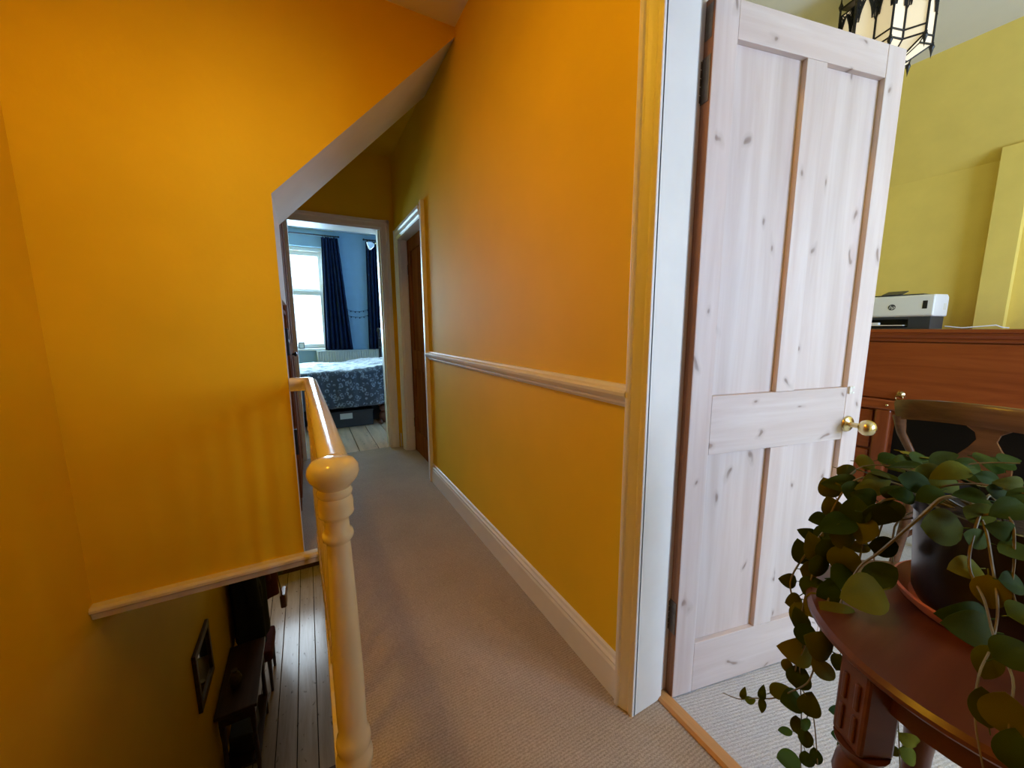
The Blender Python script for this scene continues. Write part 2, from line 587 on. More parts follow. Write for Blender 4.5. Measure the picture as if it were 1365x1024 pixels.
# landing walls
b = MB()
for y0, y1, z0, z1 in ((YB, D1A - 0.02, 0, CEIL), (D1A - 0.02, D1B + 0.02, D1H + 0.02, CEIL), (D1B + 0.02, D2A - 0.02, 0, CEIL),
                       (D2A - 0.02, D2B + 0.02, D2H + 0.02, CEIL), (D2B + 0.02, YE, 0, CEIL)):
    b.box(XR, XR + 0.08, y0, y1, z0, z1)
struct('wall_right', b, M_YELLOW, 'golden yellow corridor wall with white dado rail', 'wall')
b = MB()
for y0, y1, z0, z1 in ((RY, D1A - 0.02, 0, CEIL), (D1A - 0.02, D1B + 0.02, D1H + 0.02, CEIL), (D1B + 0.02, 2.0, 0, CEIL)):
    b.box(XR + 0.08, XR2, y0, y1, z0, z1)
struct('wall_room_near', b, M_LEMON, 'lemon yellow wall on the room side of the doorway', 'wall')
b = MB().box(-0.70, BX0 - 0.02, YE, YE + 0.1, 0, CEIL).box(BX1 + 0.02, XR, YE, YE + 0.1, 0, CEIL).box(BX0 - 0.02, BX1 + 0.02, YE, YE + 0.1, BH + 0.02, CEIL)
struct('wall_end', b, M_YELLOW, 'shaded yellow wall around the bedroom doorway', 'wall')
# left wall of the stairwell
b = MB().box(XL - 0.2, XL, YB, 6.75, HALL, CEIL)
struct('wall_left', b, M_YELLOW, 'tall yellow stairwell wall running down to the hall', 'wall')
b = MB()
b.prism([(XL, 1.35), (-0.09, 1.35), (-0.09, 1.817), (XR, 2.744), (XR, CEIL), (XL, CEIL)], 'y', YP, YP + 0.6, 1, 0, 1)
b.prism([(XL, 0.0), (-0.09, 0.0), (-0.09, 1.35), (XL, 1.35)], 'y', YP, YP + 0.1, 1, 0, 1)
struct('wall_stair', b, [M_YELLOW, M_MATTWHITE], 'orange-yellow wall over the stairs with sloping white soffit', 'wall')
struct('wall_corridor_left', MB().box(-0.76, -0.70, YP + 0.1, YE, 0, CEIL), M_YELLOW, 'yellow wall behind the brown wardrobe', 'wall')
struct('wall_back', MB().box(XL, XR, YB - 0.1, YB, HALL, CEIL), M_YELLOW, 'yellow wall behind the viewer on the landing', 'wall')
struct('wall_stair_lower', MB().box(0.0, 0.08, 0.5, 6.75, HALL, -0.26).box(0.0, 0.08, 2.2, 6.75, -0.26, -0.085), M_YELLOW, 'yellow hall wall under the landing edge', 'wall')
struct('wall_hall_end', MB().box(XL - 0.2, 0.08, 6.75, 6.85, -0.62, -0.085), M_YELLOW, 'wall over the front door in the hall', 'wall')
# edge of the upper floor over the stairwell
b = MB().prism([(YP + 0.06, -0.012), (YP - 0.024, -0.012), (YP - 0.030, 0.018), (YP - 0.042, 0.026), (YP - 0.042, 0.040), (YP - 0.034, 0.050), (YP, 0.052), (YP + 0.06, 0.0)], 'x', XL, -0.0)
struct('trim_2', b, M_CREAM, 'rounded cream nosing along the bottom of the stair wall', 'nosing', bevel=0.004)
b = MB().prism([(0.0, -0.25), (-0.006, -0.25), (-0.006, -0.03), (-0.014, -0.02), (-0.014, 0.008), (0.062, 0.012), (0.062, -0.01), (0.0, -0.01)], 'y', 0.5, YP - 0.04)
struct('trim_3', b, M_CREAM, 'cream painted edge board of the landing under the banister', 'edge board', bevel=0.003)
struct('trim_4', MB().box(-0.085, -0.012, 2.165, 2.205, 0.0, 0.014), M_BRASS, 'small brass carpet bar beside the stair wall', 'carpet bar', bevel=0.003)

# skirting and dado on the corridor wall
sk = [(XR, 0), (XR - 0.020, 0), (XR - 0.020, 0.105), (XR - 0.016, 0.115), (XR - 0.018, 0.124), (XR - 0.011, 0.132), (XR - 0.008, 0.143), (XR, 0.147)]
struct('baseboard_right', MB().prism(sk, 'y', 0.785, 2.845), M_WHITE, 'moulded white skirting board under the dado rail', 'skirting')
da = [(XR, 0.968), (XR - 0.008, 0.970), (XR - 0.012, 0.978), (XR - 0.018, 0.981), (XR - 0.018, 0.988), (XR - 0.026, 0.994), (XR - 0.034, 1.006),
      (XR - 0.036, 1.016), (XR - 0.030, 1.022), (XR - 0.016, 1.026), (XR - 0.010, 1.034), (XR, 1.036)]
struct('trim_5', MB().prism(da, 'y', 0.785, 2.85), M_WHITE, 'moulded white dado rail along the yellow corridor wall', 'dado rail')
struct('baseboard_end', MB().box(0.785, XR - 0.02, YE - 0.018, YE, 0, 0.14), M_WHITE, 'short white skirting beside the bedroom doorway', 'skirting')

# architraves and linings: pine door opening
ar = [(XR, 0.722), (0.806, 0.722), (0.803, 0.735), (0.806, 0.742), (0.801, 0.752), (0.797, 0.762), (0.796, 0.769), (0.789, 0.772), (0.789, 0.785), (XR, 0.785)]
b = MB().prism(ar, 'z', 0, D1H + 0.05)
b.prism([(x, z + D1H - 0.735 + 0.012) for x, z in ar], 'y', D1A - 0.05, 0.785)
b.prism([(x, D1A * 2 - y + 0.735 - D1A) for x, y in ar], 'z', 0, D1H + 0.05)
struct('trim_6', b, M_WHITE, 'moulded architrave around the pine door opening', 'architrave', bevel=0.002)
b = MB().box(XR, 0.978, D1B, D1B + 0.02, 0, D1H + 0.02).box(0.812, 0.936, 0.722, D1B, 0, D1H)
b.box(XR, 0.978, D1A - 0.02, D1A, 0, D1H + 0.02).box(XR, 0.978, D1A, D1B, D1H, D1H + 0.02).box(0.84, 0.936, D1A, D1B, D1H - 0.013, D1H)
struct('trim_7', b, M_WHITE, 'white door lining with stop beside the pine door', 'door lining', bevel=0.002)
# side doorway
pr = [(0.0, 0.0), (0.0, 0.012), (0.012, 0.015), (0.02, 0.020), (0.05, 0.021), (0.062, 0.028), (0.085, 0.028), (0.088, 0.0)]
b = MB()
b.prism([(XR - d, D2A - w_) for w_, d in pr], 'z', 0, D2H + 0.10)
b.prism([(XR - d, D2B + w_) for w_, d in pr], 'z', 0, D2H + 0.09)
b.prism([(XR - d, D2H + w_) for w_, d in pr], 'y', D2A, D2B)
b.box(XR, 0.965, D2A - 0.02, D2A, 0, D2H + 0.02).box(XR, 0.965, D2B, D2B + 0.02, 0, D2H + 0.02).box(XR, 0.965, D2A, D2B, D2H, D2H + 0.02)
b.box(XR + 0.01, XR + 0.07, D2B - 0.014, D2B, 0, D2H).box(XR + 0.01, XR + 0.07, D2A, D2A + 0.014, 0, D2H)
struct('trim_8', b, M_WHITE, 'moulded white frame around the brown side door', 'architrave', bevel=0.002)
struct('wall_side_unseen', MB().box(1.25, 1.3, 2.1, 3.9, 0, CEIL), M_YELLOW, 'unseen wall behind the side door that blocks outside light', 'wall')  # unseen, kept to block outside light leaking around the shut door
# bedroom doorway
b = MB()
b.prism([(BX1 + w_, YE - d) for w_, d in pr], 'z', 0, BH + 0.09)
b.prism([(BX0 - w_, YE - d) for w_, d in pr], 'z', 0, BH + 0.09)
b.prism([(YE - d, BH + w_) for w_, d in pr], 'x', BX0 - 0.088, BX1 + 0.088)
b.box(BX1, BX1 + 0.02, YE, 4.1, 0, BH + 0.02).box(BX0 - 0.02, BX0, YE, 4.1, 0, BH + 0.02).box(BX0, BX1, YE, 4.1, BH, BH + 0.02)
b.box(BX1 - 0.012, BX1, YE + 0.03, YE + 0.09, 0, BH)
struct('trim_9', b, M_WHITE, 'white painted frame of the bedroom doorway', 'architrave', bevel=0.002)

# pine door into the room: an Empty on the hinge line; x runs along the leaf, y is its thickness
DW, DH, DT = 0.714, 2.026, 0.040
dang = math.radians(-11.8)
door = thing('door_1', 'limed pine four-panel door standing open with brass knob', 'door', (0.966, 0.7035, 0.004), dang, kind='structure')
Y0, Y1 = 0.0, DT
obj('stile', MB().box(0, 0.076, Y0, Y1, 0, DH), M_PINE_Z, door, True, bevel=0.002)
obj('stile', MB().box(DW - 0.078, DW, Y0, Y1, 0, DH), M_PINE_Z, door, True, bevel=0.002)
for z0, z1 in ((1.935, DH), (0.815, 0.995), (0.0, 0.178)):
    obj('rail', MB().box(0.0765, DW - 0.0785, Y0 + 0.0006, Y1, z0, z1), M_PINE_X, door, True, bevel=0.0015)
for z0, z1 in ((0.1785, 0.8145), (0.9955, 1.9345)):
    obj('muntin', MB().box(0.322, 0.398, Y0 + 0.0008, Y1, z0, z1), M_PINE_Z, door, True, bevel=0.0015)
    for x0, x1 in ((0.0765, 0.3215), (0.3985, DW - 0.0785)):
        obj('panel', MB().box(x0, x1, 0.016, 0.026, z0, z1), M_PINE_Z, door, True)
obj('hinge_edge', MB().box(-0.0012, 0.0, 0.0008, DT - 0.0008, 0.0, DH - 0.001), M_EDGE, door, True, label='aged brown hinge edge with paint scars')
kn = obj('knob', MB().lathe([(0, -0.082), (0.012, -0.081), (0.021, -0.075), (0.026, -0.063), (0.026, -0.055), (0.021, -0.045), (0.012, -0.040), (0.0085, -0.036), (0.0085, -0.01), (0.0085, 0.0)], (0.655, 0, 0.868), 24, 'y'), M_BRASS, door, True, smooth=True)
obj('rose', MB().lathe([(0, -0.010), (0.012, -0.010), (0.016, -0.008), (0.025, -0.006), (0.028, -0.002), (0.028, 0.0)], (0.655, 0, 0.868), 24, 'y'), M_BRASS, kn, True, smooth=True)
obj('turn_button', MB().box(0.640, 0.652, -0.006, 0.0, 0.972, 0.998).box(0.652, 0.664, -0.006, 0.0, 0.990, 0.998).box(0.652, 0.664, -0.006, 0.0, 0.972, 0.979), M_PAPER, door, True, bevel=0.002, label='small white plastic clip')
for z in (0.28, 1.835):
    hg = obj('hinge', MB().box(-0.0035, -0.0012, 0.004, 0.034, z - 0.055, z + 0.055), M_OLDMETAL, door, True, bevel=0.001)
    kb = MB()
    for k in range(5):
        kb.lathe([(0.006, z - 0.05 + k * 0.0205), (0.006, z - 0.032 + k * 0.0205)], (-0.007, 0.036, 0), 10)
    obj('knuckle', kb, M_OLDMETAL, hg, True)
obj('hinge_mortise', MB().box(-0.0022, -0.0012, 0.006, 0.03, 1.93, 2.01), M_OLDMETAL, door, True)

# brown side door, shut
d2 = thing('door_2', 'brown stained panel door set back in the side doorway', 'door', (XR + 0.075, D2A + 0.003, 0.004), 0, kind='structure')
w2 = D2B - D2A - 0.006
obj('stile', MB().box(0, 0.04, 0, 0.1, 0, D2H - 0.01), M_MATTBROWN, d2, True, bevel=0.002)
obj('stile', MB().box(0, 0.04, w2 - 0.1, w2, 0, D2H - 0.01), M_MATTBROWN, d2, True, bevel=0.002)
for z0, z1 in ((0, 0.2), (0.82, 1.0), (1.9, D2H - 0.01)):
    obj('rail', MB().box(0.0005, 0.04, 0.1, w2 - 0.1, z0, z1), M_MATTBROWN, d2, True, bevel=0.002)
for z0, z1 in ((0.2, 0.82), (1.0, 1.9)):
    obj('panel', MB().box(0.014, 0.028, 0.1, w2 - 0.1, z0, z1), M_MATTBROWN, d2, True)
for z in (0.28, 1.75):
    obj('hinge', MB().lathe([(0.006, z - 0.045), (0.006, z + 0.045)], (-0.004, w2 - 0.002, 0), 10), M_IRON, d2, True)

# front door at the end of the hall downstairs
d3 = thing('door_3', 'dark front door with tall glazed panel in the hall', 'door', (-0.44, 6.70, HALL), 0, kind='structure')
obj('stile', MB().box(-0.43, -0.33, 0, 0.045, 0, 2.05), M_DARKWOOD, d3, True)
obj('stile', MB().box(0.33, 0.43, 0, 0.045, 0, 2.05), M_DARKWOOD, d3, True)
for z0, z1 in ((0, 0.22), (0.78, 0.92), (1.95, 2.05)):
    obj('rail', MB().box(-0.33, 0.33, 0, 0.045, z0, z1), M_DARKWOOD, d3, True)
obj('panel', MB().box(-0.33, 0.33, 0.015, 0.03, 0.22, 0.78), M_DARKWOOD, d3, True)
obj('pane', MB().box(-0.33, 0.33, 0.018, 0.024, 0.92, 1.95), M_GLASS, d3, True)

# room walls
b = MB().box(3.85, 3.95, RY, 2.0, 0, 2.21)
struct('wall_room_far', b, M_LEMON, 'lemon yellow wall behind the mahogany bureau', 'wall')
b = MB().prism([(3.85, 2.21), (3.95, 2.21), (3.95, 2.36), (3.42, CEIL + 0.1), (3.40, CEIL)], 'y', RY, 2.0)
struct('wall_room_slope', b, M_LEMON, 'lemon yellow sloping ceiling above the bureau', 'wall')
struct('wall_room_pier', MB().prism([(3.78, 0), (3.86, 0), (3.86, 2.215), (3.84, 2.215), (3.78, 2.2645)], 'y', 0.645, 0.765), M_LEMON, 'narrow boxed lemon yellow pier on the far wall', 'wall')
struct('wall_room_side', MB().box(XR2, 3.95, 2.0, 2.1, 0, CEIL), M_LEMON, 'lemon yellow side wall behind the open pine door', 'wall')
RW = (1.60, 3.30, 0.72, 2.38)
b = MB().box(XR2, RW[0], RY - 0.2, RY, 0, CEIL).box(RW[1], 3.95, RY - 0.2, RY, 0, CEIL).box(RW[0], RW[1], RY - 0.2, RY, 0, RW[2]).box(RW[0], RW[1], RY - 0.2, RY, RW[3], CEIL)
struct('wall_room_window', b, M_LEMON, 'lemon yellow window wall of the room behind the viewer', 'wall')

# bedroom walls with two windows
BW = ((-0.70, 0.36, 0.90, 2.50), (1.25, 2.25, 0.90, 2.50))
b = MB()
xs = [-1.82, BW[0][0], BW[0][1], BW[1][0], BW[1][1], 2.42]
for i in range(5):
    if i % 2 == 0:
        b.box(xs[i], xs[i + 1], 7.0, 7.22, 0, 2.76)
    else:
        b.box(xs[i], xs[i + 1], 7.0, 7.22, 0, 0.90).box(xs[i], xs[i + 1], 7.0, 7.22, 2.50, 2.76)
struct('wall_bedroom_window', b, M_BLUE, 'blue bedroom wall with windows and radiator', 'wall')
struct('wall_bedroom_left', MB().box(-1.92, -1.82, 4.0, 7.1, 0, 2.76), M_BLUE, 'blue bedroom wall on the left', 'wall')
struct('wall_bedroom_right', MB().box(2.42, 2.52, 4.0, 7.1, 0, 2.76), M_BLUE, 'blue bedroom wall on the right', 'wall')
b = MB().box(-1.82, BX0 - 0.02, 4.0, 4.1, 0, 2.76).box(BX1 + 0.02, 2.42, 4.0, 4.1, 0, 2.76).box(BX0 - 0.02, BX1 + 0.02, 4.0, 4.1, BH + 0.02, 2.76)
struct('wall_bedroom_near', b, M_BLUE, 'blue bedroom wall around the doorway', 'wall')


def sash_window(n, label, loc, rotz, w, h, split, depth=0.2):
    """origin at the middle of the sill, x along the wall, +y outwards"""
    t = thing('window_%d' % n, label, 'window', loc, rotz, kind='structure')
    f = MB().box(-w / 2, -w / 2 + 0.05, 0.06, 0.16, 0, h).box(w / 2 - 0.05, w / 2, 0.06, 0.16, 0, h).box(-w / 2 + 0.05, w / 2 - 0.05, 0.06, 0.16, h - 0.06, h)
    obj('frame', f, M_WHITE, t, True, bevel=0.003)
    obj('sill', MB().box(-w / 2 - 0.04, w / 2 + 0.04, -0.05, 0.16, -0.035, 0.0), M_WHITE, t, True, bevel=0.006)
    for z0, z1, y in ((0.0, split + 0.02, 0.075), (split - 0.02, h - 0.06, 0.115)):
        s = MB().box(-w / 2 + 0.05, -w / 2 + 0.10, y, y + 0.035, z0, z1).box(w / 2 - 0.10, w / 2 - 0.05, y, y + 0.035, z0, z1)
        s.box(-w / 2 + 0.10, w / 2 - 0.10, y, y + 0.035, z0, z0 + 0.07).box(-w / 2 + 0.10, w / 2 - 0.10, y, y + 0.035, z1 - 0.07, z1)
        so = obj('sash', s, M_WHITE, t, True, bevel=0.002)
        obj('pane', MB().box(-w / 2 + 0.10, w / 2 - 0.10, y + 0.015, y + 0.02, z0 + 0.07, z1 - 0.07), M_GLASS, so, True)
    obj('catch', MB().box(-0.03, 0.03, 0.055, 0.08, split + 0.02, split + 0.035).box(-0.008, 0.008, 0.05, 0.075, split + 0.035, split + 0.05), M_BRASS, t, True)
    return t


sash_window(1, 'white sash window behind the bed in the blue bedroom', (-0.17, 7.0, 0.90), 0, 1.06, 1.60, 0.90)
sash_window(2, 'second bedroom sash window behind the right-hand curtain', (1.75, 7.0, 0.90), 0, 1.0, 1.60, 0.90)
sash_window(3, 'wide white sash window of the yellow room', (2.45, RY, 0.72), math.pi, 1.70, 1.66, 0.82)

# warm ceiling lamp over the stairwell
cl = thing('ceiling_lamp', 'warm ceiling lamp with drum shade over the stairwell', 'lamp', (-0.38, 0.75, CEIL))
obj('ceiling_rose', MB().lathe([(0.05, CEIL - 0.02), (0.05, CEIL)], (-0.38, 0.75, 0), 20), M_WHITE, cl)
obj('flex', MB().tube([(-0.38, 0.75, CEIL - 0.02), (-0.38, 0.75, CEIL - 0.08)], 0.004, 6), M_WHITE, cl)
obj('shade', MB().lathe([(0.10, CEIL - 0.08), (0.17, CEIL - 0.24), (0.166, CEIL - 0.24), (0.096, CEIL - 0.08)], (-0.38, 0.75, 0), 32), M_PAPER, cl, smooth=40)
lamp_l = bpy.data.lights.new('ceiling_lamp_light', 'POINT')
lamp_l.energy = 25
lamp_l.color = (1.0, 0.56, 0.03)
lamp_l.shadow_soft_size = 0.05
lamp_o = link(bpy.data.objects.new('ceiling_lamp_light', lamp_l))
lamp_o.location = (-0.38, 0.75, CEIL - 0.22)

# ------------------------------------------------------------------ banister
NX, NY = 0.027, 0.76
ban = thing('banister', 'cream gloss banister with turned newel post and rounded handrail', 'banister', (NX, NY, 0))
prof = [(0.045, 0.012), (0.045, 0.12), (0.040, 0.13), (0.040, 0.22), (0.031, 0.235), (0.031, 0.285), (0.036, 0.295), (0.036, 0.315), (0.030, 0.325), (0.033, 0.338),
        (0.0345, 0.35), (0.032, 0.365), (0.0275, 0.374), (0.0285, 0.40), (0.0285, 0.50), (0.0265, 0.60), (0.0245, 0.70), (0.0225, 0.76), (0.0215, 0.795), (0.0225, 0.799),
        (0.0275, 0.804), (0.0285, 0.811), (0.0265, 0.818), (0.022, 0.822), (0.0215, 0.84), (0.0235, 0.847), (0.0305, 0.852), (0.0320, 0.857), (0.0310, 0.861),
        (0.0315, 0.876), (0.0300, 0.884), (0.0270, 0.889), (0.0305, 0.893), (0.0315, 0.899), (0.0275, 0.906), (0.0330, 0.913), (0.0420, 0.924), (0.0455, 0.935),
        (0.0440, 0.947), (0.0370, 0.957), (0.020, 0.963), (0.0, 0.965)]
obj('newel_post', MB().lathe(prof, (NX, NY, 0), 32), M_CREAM, ban, smooth=50)
rp = []
for k in range(14):
    a = math.pi * k / 13
    rp.append((0.0275 * math.cos(a), 0.004 + 0.020 * math.sin(a)))
rp += [(-0.0275, -0.008), (-0.020, -0.016), (-0.020, -0.040), (0.020, -0.040), (0.020, -0.016), (0.0275, -0.008)]
zr = 0.941
path = [(NX + 0.004, NY + 0.02, zr), (0.020, 1.4, zr), (0.006, YP - 0.035, zr)]
for k in range(1, 7):
    a = math.pi / 2 * k / 6
    path.append((0.006 - 0.05 + 0.05 * math.cos(a), YP - 0.035 + 0.05 * math.sin(a), zr))
path.append((-0.088, YP + 0.015, zr))
obj('handrail', MB().sweep(path, rp), M_CREAM, ban, smooth=50)
bp = [(0.017, 0.012), (0.017, 0.14), (0.013, 0.15), (0.018, 0.165), (0.012, 0.18), (0.016, 0.32), (0.0165, 0.45), (0.012, 0.66), (0.011, 0.70), (0.017, 0.71), (0.017, 0.725), (0.012, 0.735), (0.016, 0.76), (0.016, 0.902)]
bme = MB().lathe(bp, (0, 0, 0), 12).mesh('baluster', M_CREAM, 45)
for k in range(11):
    o = obj('baluster', bme, None, ban)
    o.location = (0.024 - 0.033 * k / 10, 0.90 + k * 0.119, 0)

# staircase going down under the stair wall
st = thing('staircase', 'flight of stairs leading down from the landing to the hall', 'staircase', (-0.44, 0.5, HALL))
tr = MB().box(XL + 0.005, -0.022, 0.48, 0.73, -0.03, 0.0).mesh('tread', M_DARKWOOD)
ri = MB().box(XL + 0.005, -0.022, 0.5, 0.52, -0.2077, -0.03).mesh('riser', M_DARKWOOD)
for k in range(13):
    if k:
        o = obj('tread', tr, None, st)
        o.location = (0, 0.22 * (k - 1), -0.2077 * k)
    o = obj('riser', ri, None, st)
    o.location = (0, 0.22 * k, -0.2077 * k)

# ------------------------------------------------------------------ corridor furniture on the left
wd = thing('wardrobe', 'tall brown stained wardrobe on the left beside the bedroom doorway', 'wardrobe', (-0.39, 3.3, 0))
obj('body', MB().box(-0.69, -0.115, 2.78, 3.80, 0.06, 2.22), M_MATTBROWN, wd, bevel=0.004)
obj('plinth', MB().box(-0.69, -0.105, 2.77, 3.81, 0.0, 0.06), M_MATTBROWN, wd, bevel=0.004)
obj('cornice', MB().box(-0.69, -0.09, 2.765, 3.815, 2.22, 2.26), M_MATTBROWN, wd, bevel=0.008)
for y0, y1 in ((2.80, 3.285), (3.295, 3.78)):
    dr = obj('door', MB().box(-0.115, -0.097, y0, y1, 0.08, 2.20), M_MATTBROWN, wd, bevel=0.003)
    obj('panel', MB().box(-0.097, -0.093, y0 + 0.08, y1 - 0.08, 0.18, 1.0).box(-0.097, -0.093, y0 + 0.08, y1 - 0.08, 1.1, 2.1), M_MATTBROWN, dr, bevel=0.003)
    ky = y1 - 0.04 if y0 < 3 else y0 + 0.04
    obj('knob', MB().lathe([(0.006, -0.097), (0.006, -0.085), (0.016, -0.078), (0.016, -0.068), (0, -0.062)], (0, ky, 1.02), 14, 'x'), M_IRON, dr, smooth=True)
bk = thing('low_cupboard', 'low brown cupboard tucked behind the stair wall', 'cupboard', (-0.39, 2.5, 0))
obj('body', MB().box(-0.69, -0.125, 2.25, 2.76, 0.05, 1.29), M_MATTBROWN, bk, bevel=0.003)
obj('plinth', MB().box(-0.69, -0.115, 2.25, 2.76, 0.0, 0.05), M_MATTBROWN, bk, bevel=0.003)
obj('top', MB().box(-0.69, -0.098, 2.245, 2.765, 1.29, 1.315), M_MATTBROWN, bk, bevel=0.004)
for z0, z1 in ((0.07, 0.66), (0.68, 1.27)):
    dr = obj('door', MB().box(-0.125, -0.108, 2.27, 2.74, z0, z1), M_MATTBROWN, bk, bevel=0.003)
    obj('panel', MB().box(-0.108, -0.104, 2.34, 2.67, z0 + 0.08, z1 - 0.08), M_MATTBROWN, dr, bevel=0.003)
    obj('handle', MB().box(-0.108, -0.088, 2.60, 2.62, z1 - 0.22, z1 - 0.06), M_IRON, dr, bevel=0.003)
bc = [(0.22, 0.05, 0.02), (0.03, 0.03, 0.04), (0.6, 0.58, 0.5), (0.10, 0.04, 0.02), (0.30, 0.10, 0.03), (0.05, 0.06, 0.08)]
BM = [paint('binder_cover_%d' % i, (*c, 1), 0.5, 0.05, 0.0) for i, c in enumerate(bc)]
cn = ['dark red', 'black', 'cream', 'dark brown', 'rust', 'slate']

# ------------------------------------------------------------------ hall downstairs
mi = thing('wall_mirror', 'rectangular mirror in a dark frame on the stairwell wall', 'mirror', (XL, 3.38, -1.34))
obj('glass', MB().box(XL + 0.002, XL + 0.012, 3.22, 3.56, -1.51, -1.15), M_MIRROR, mi)
fr = MB()
for y0, y1, z0, z1 in ((3.18, 3.60, -1.56, -1.51), (3.18, 3.60, -1.15, -1.10), (3.18, 3.22, -1.51, -1.15), (3.56, 3.60, -1.51, -1.15)):
    fr.box(XL, XL + 0.025, y0, y1, z0, z1)
obj('frame', fr, M_DARKWOOD, mi, bevel=0.004)

ct = thing('console_table', 'dark wooden console table against the hall wall', 'table', (-0.74, 3.85, HALL))
obj('table_top', MB().box(XL + 0.005, -0.585, 3.45, 4.25, HALL + 0.78, HALL + 0.81), M_DARKWOOD, ct, bevel=0.006)
obj('apron', MB().box(XL + 0.02, -0.61, 3.50, 4.20, HALL + 0.66, HALL + 0.78), M_DARKWOOD, ct, bevel=0.003)
for x in (XL + 0.04, -0.63):
    for y in (3.52, 4.18):
        obj('leg', MB().lathe([(0.012, HALL), (0.016, HALL + 0.1), (0.014, HALL + 0.14), (0.022, HALL + 0.2), (0.016, HALL + 0.5), (0.024, HALL + 0.6), (0.024, HALL + 0.67)], (x, y, 0), 12), M_DARKWOOD, ct, smooth=True)
obj('shelf', MB().box(XL + 0.02, -0.61, 3.50, 4.20, HALL + 0.2, HALL + 0.22), M_DARKWOOD, ct)
vs = thing('vase', 'small pale ceramic vase on the console table', 'vase', (-0.76, 3.72, HALL + 0.81))
obj('body', MB().lathe([(0, 0), (0.03, 0), (0.045, 0.03), (0.05, 0.07), (0.035, 0.12), (0.02, 0.14), (0.024, 0.16)], (-0.76, 3.72, HALL + 0.811), 18), M_OLDMETAL, vs, smooth=True)
ls = tag(obj('storage_basket', MB().prism([(-0.84, 3.62), (-0.66, 3.60), (-0.65, 3.90), (-0.85, 3.92)], 'z', HALL + 0.222, HALL + 0.40), M_BOX, bevel=0.015), 'grey fabric basket on the lower shelf of the console table', 'basket')
cy = thing('cushioned_stool', 'dark upholstered stool beyond the console table', 'stool', (-0.70, 4.62, HALL))
obj('seat', MB().box(XL + 0.02, -0.56, 4.40, 4.84, HALL + 0.38, HALL + 0.50), M_REDCOAT, cy, bevel=0.03, seg=4)
for x in (XL + 0.05, -0.60):
    for y in (4.44, 4.80):
        obj('leg', MB().lathe([(0.014, HALL), (0.022, HALL + 0.39)], (x, y, 0), 10), M_DARKWOOD, cy)

cr = thing('coat_rack', 'wooden coat rail with hooks on the hall wall', 'coat rack', (XL, 5.0, -0.95))
obj('board', MB().box(XL, XL + 0.02, 4.2, 5.9, -1.0, -0.9), M_DARKWOOD, cr, bevel=0.003)
for y in (4.5, 4.98, 5.48):
    obj('hook', MB().tube([(XL + 0.02, y, -0.94), (XL + 0.06, y, -0.96), (XL + 0.085, y, -0.94), (XL + 0.085, y, -0.91)], 0.005, 8), M_IRON, cr)


def coat(name, label, y, width, depth, ztop, zbot, mat, seed):
    """a coat hanging on the wall: folded closed shell with sleeves"""
    random.seed(seed)
    t = thing(name, label, 'coat', (XL + 0.1, y, zbot))
    b = MB()
    N, S = 40, 12
    rings = []
    ph = random.uniform(0, 6)
    for s in range(S + 1):
        f = s / S
        z = ztop + (zbot - ztop) * f
        w = width * (0.28 + 0.72 * min(1, f * 3.2) ** 0.6) * (1 + 0.12 * f)
        d = depth * (0.45 + 0.55 * min(1, f * 2.5))
        ring = []
        for i in range(N):
            a = 2 * math.pi * i / N
            k = 1 + (0.07 + 0.10 * f) * math.sin(5 * a + ph) + 0.05 * math.sin(9 * a + 2 * ph + f * 3)
            px = XL + 0.005 + max(0.0, d / 2 + d / 2 * math.cos(a) * k)
            ring.append(b.bm.verts.new((px, y + w / 2 * math.sin(a) * k, z + 0.02 * math.sin(3 * a + ph) * f)))
        rings.append(ring)
    for A, B in zip(rings, rings[1:]):
        for i in range(N):
            b.bm.faces.new((A[i], A[(i + 1) % N], B[(i + 1) % N], B[i]))
    b.bm.faces.new(rings[0])
    b.bm.faces.new(rings[-1])
    obj('body', b, mat, t, smooth=60)
    for sgn in (-1, 1):
        obj('sleeve', MB().tube([(XL + depth * 0.55, y + sgn * width * 0.36, ztop - 0.08), (XL + depth * 0.7, y + sgn * width * 0.5, ztop - 0.3), (XL + depth * 0.8, y + sgn * width * 0.52, ztop - 0.62)], [0.055, 0.06, 0.05], 12), mat, t, smooth=True)
    obj('collar', MB().tube([(XL + 0.05, y - 0.07, ztop), (XL + depth * 0.5, y, ztop - 0.04), (XL + 0.05, y + 0.07, ztop)], 0.025, 8), mat, t, smooth=True)


coat('coat', 'long navy coat hanging on the hall coat rail', 4.50, 0.34, 0.30, -0.98, -2.02, M_NAVYCOAT, 2)
coat('coat', 'dark red coat hanging beyond the navy coat in the hall', 4.98, 0.38, 0.36, -0.98, -1.88, M_REDCOAT, 5)
coat('coat', 'black coat at the far end of the hall coat rail', 5.48, 0.38, 0.36, -0.98, -1.95, M_SHEET, 9)
hb = thing('shoulder_bag', 'brown leather bag hanging below the dark red coat', 'bag', (-0.475, 5.05, -2.14))
obj('pouch', MB().prism([(4.98, -2.14), (5.16, -2.16), (5.20, -1.98), (4.95, -1.95)], 'x', -0.505, -0.44), M_LEATHER, hb, bevel=0.02, seg=3)
obj('strap', MB().tube([(-0.475, 4.97, -1.97), (-0.50, 4.985, -1.75), (-0.53, 5.0, -1.25), (-0.80, 5.0, -0.955)], 0.007, 6), M_LEATHER, hb)

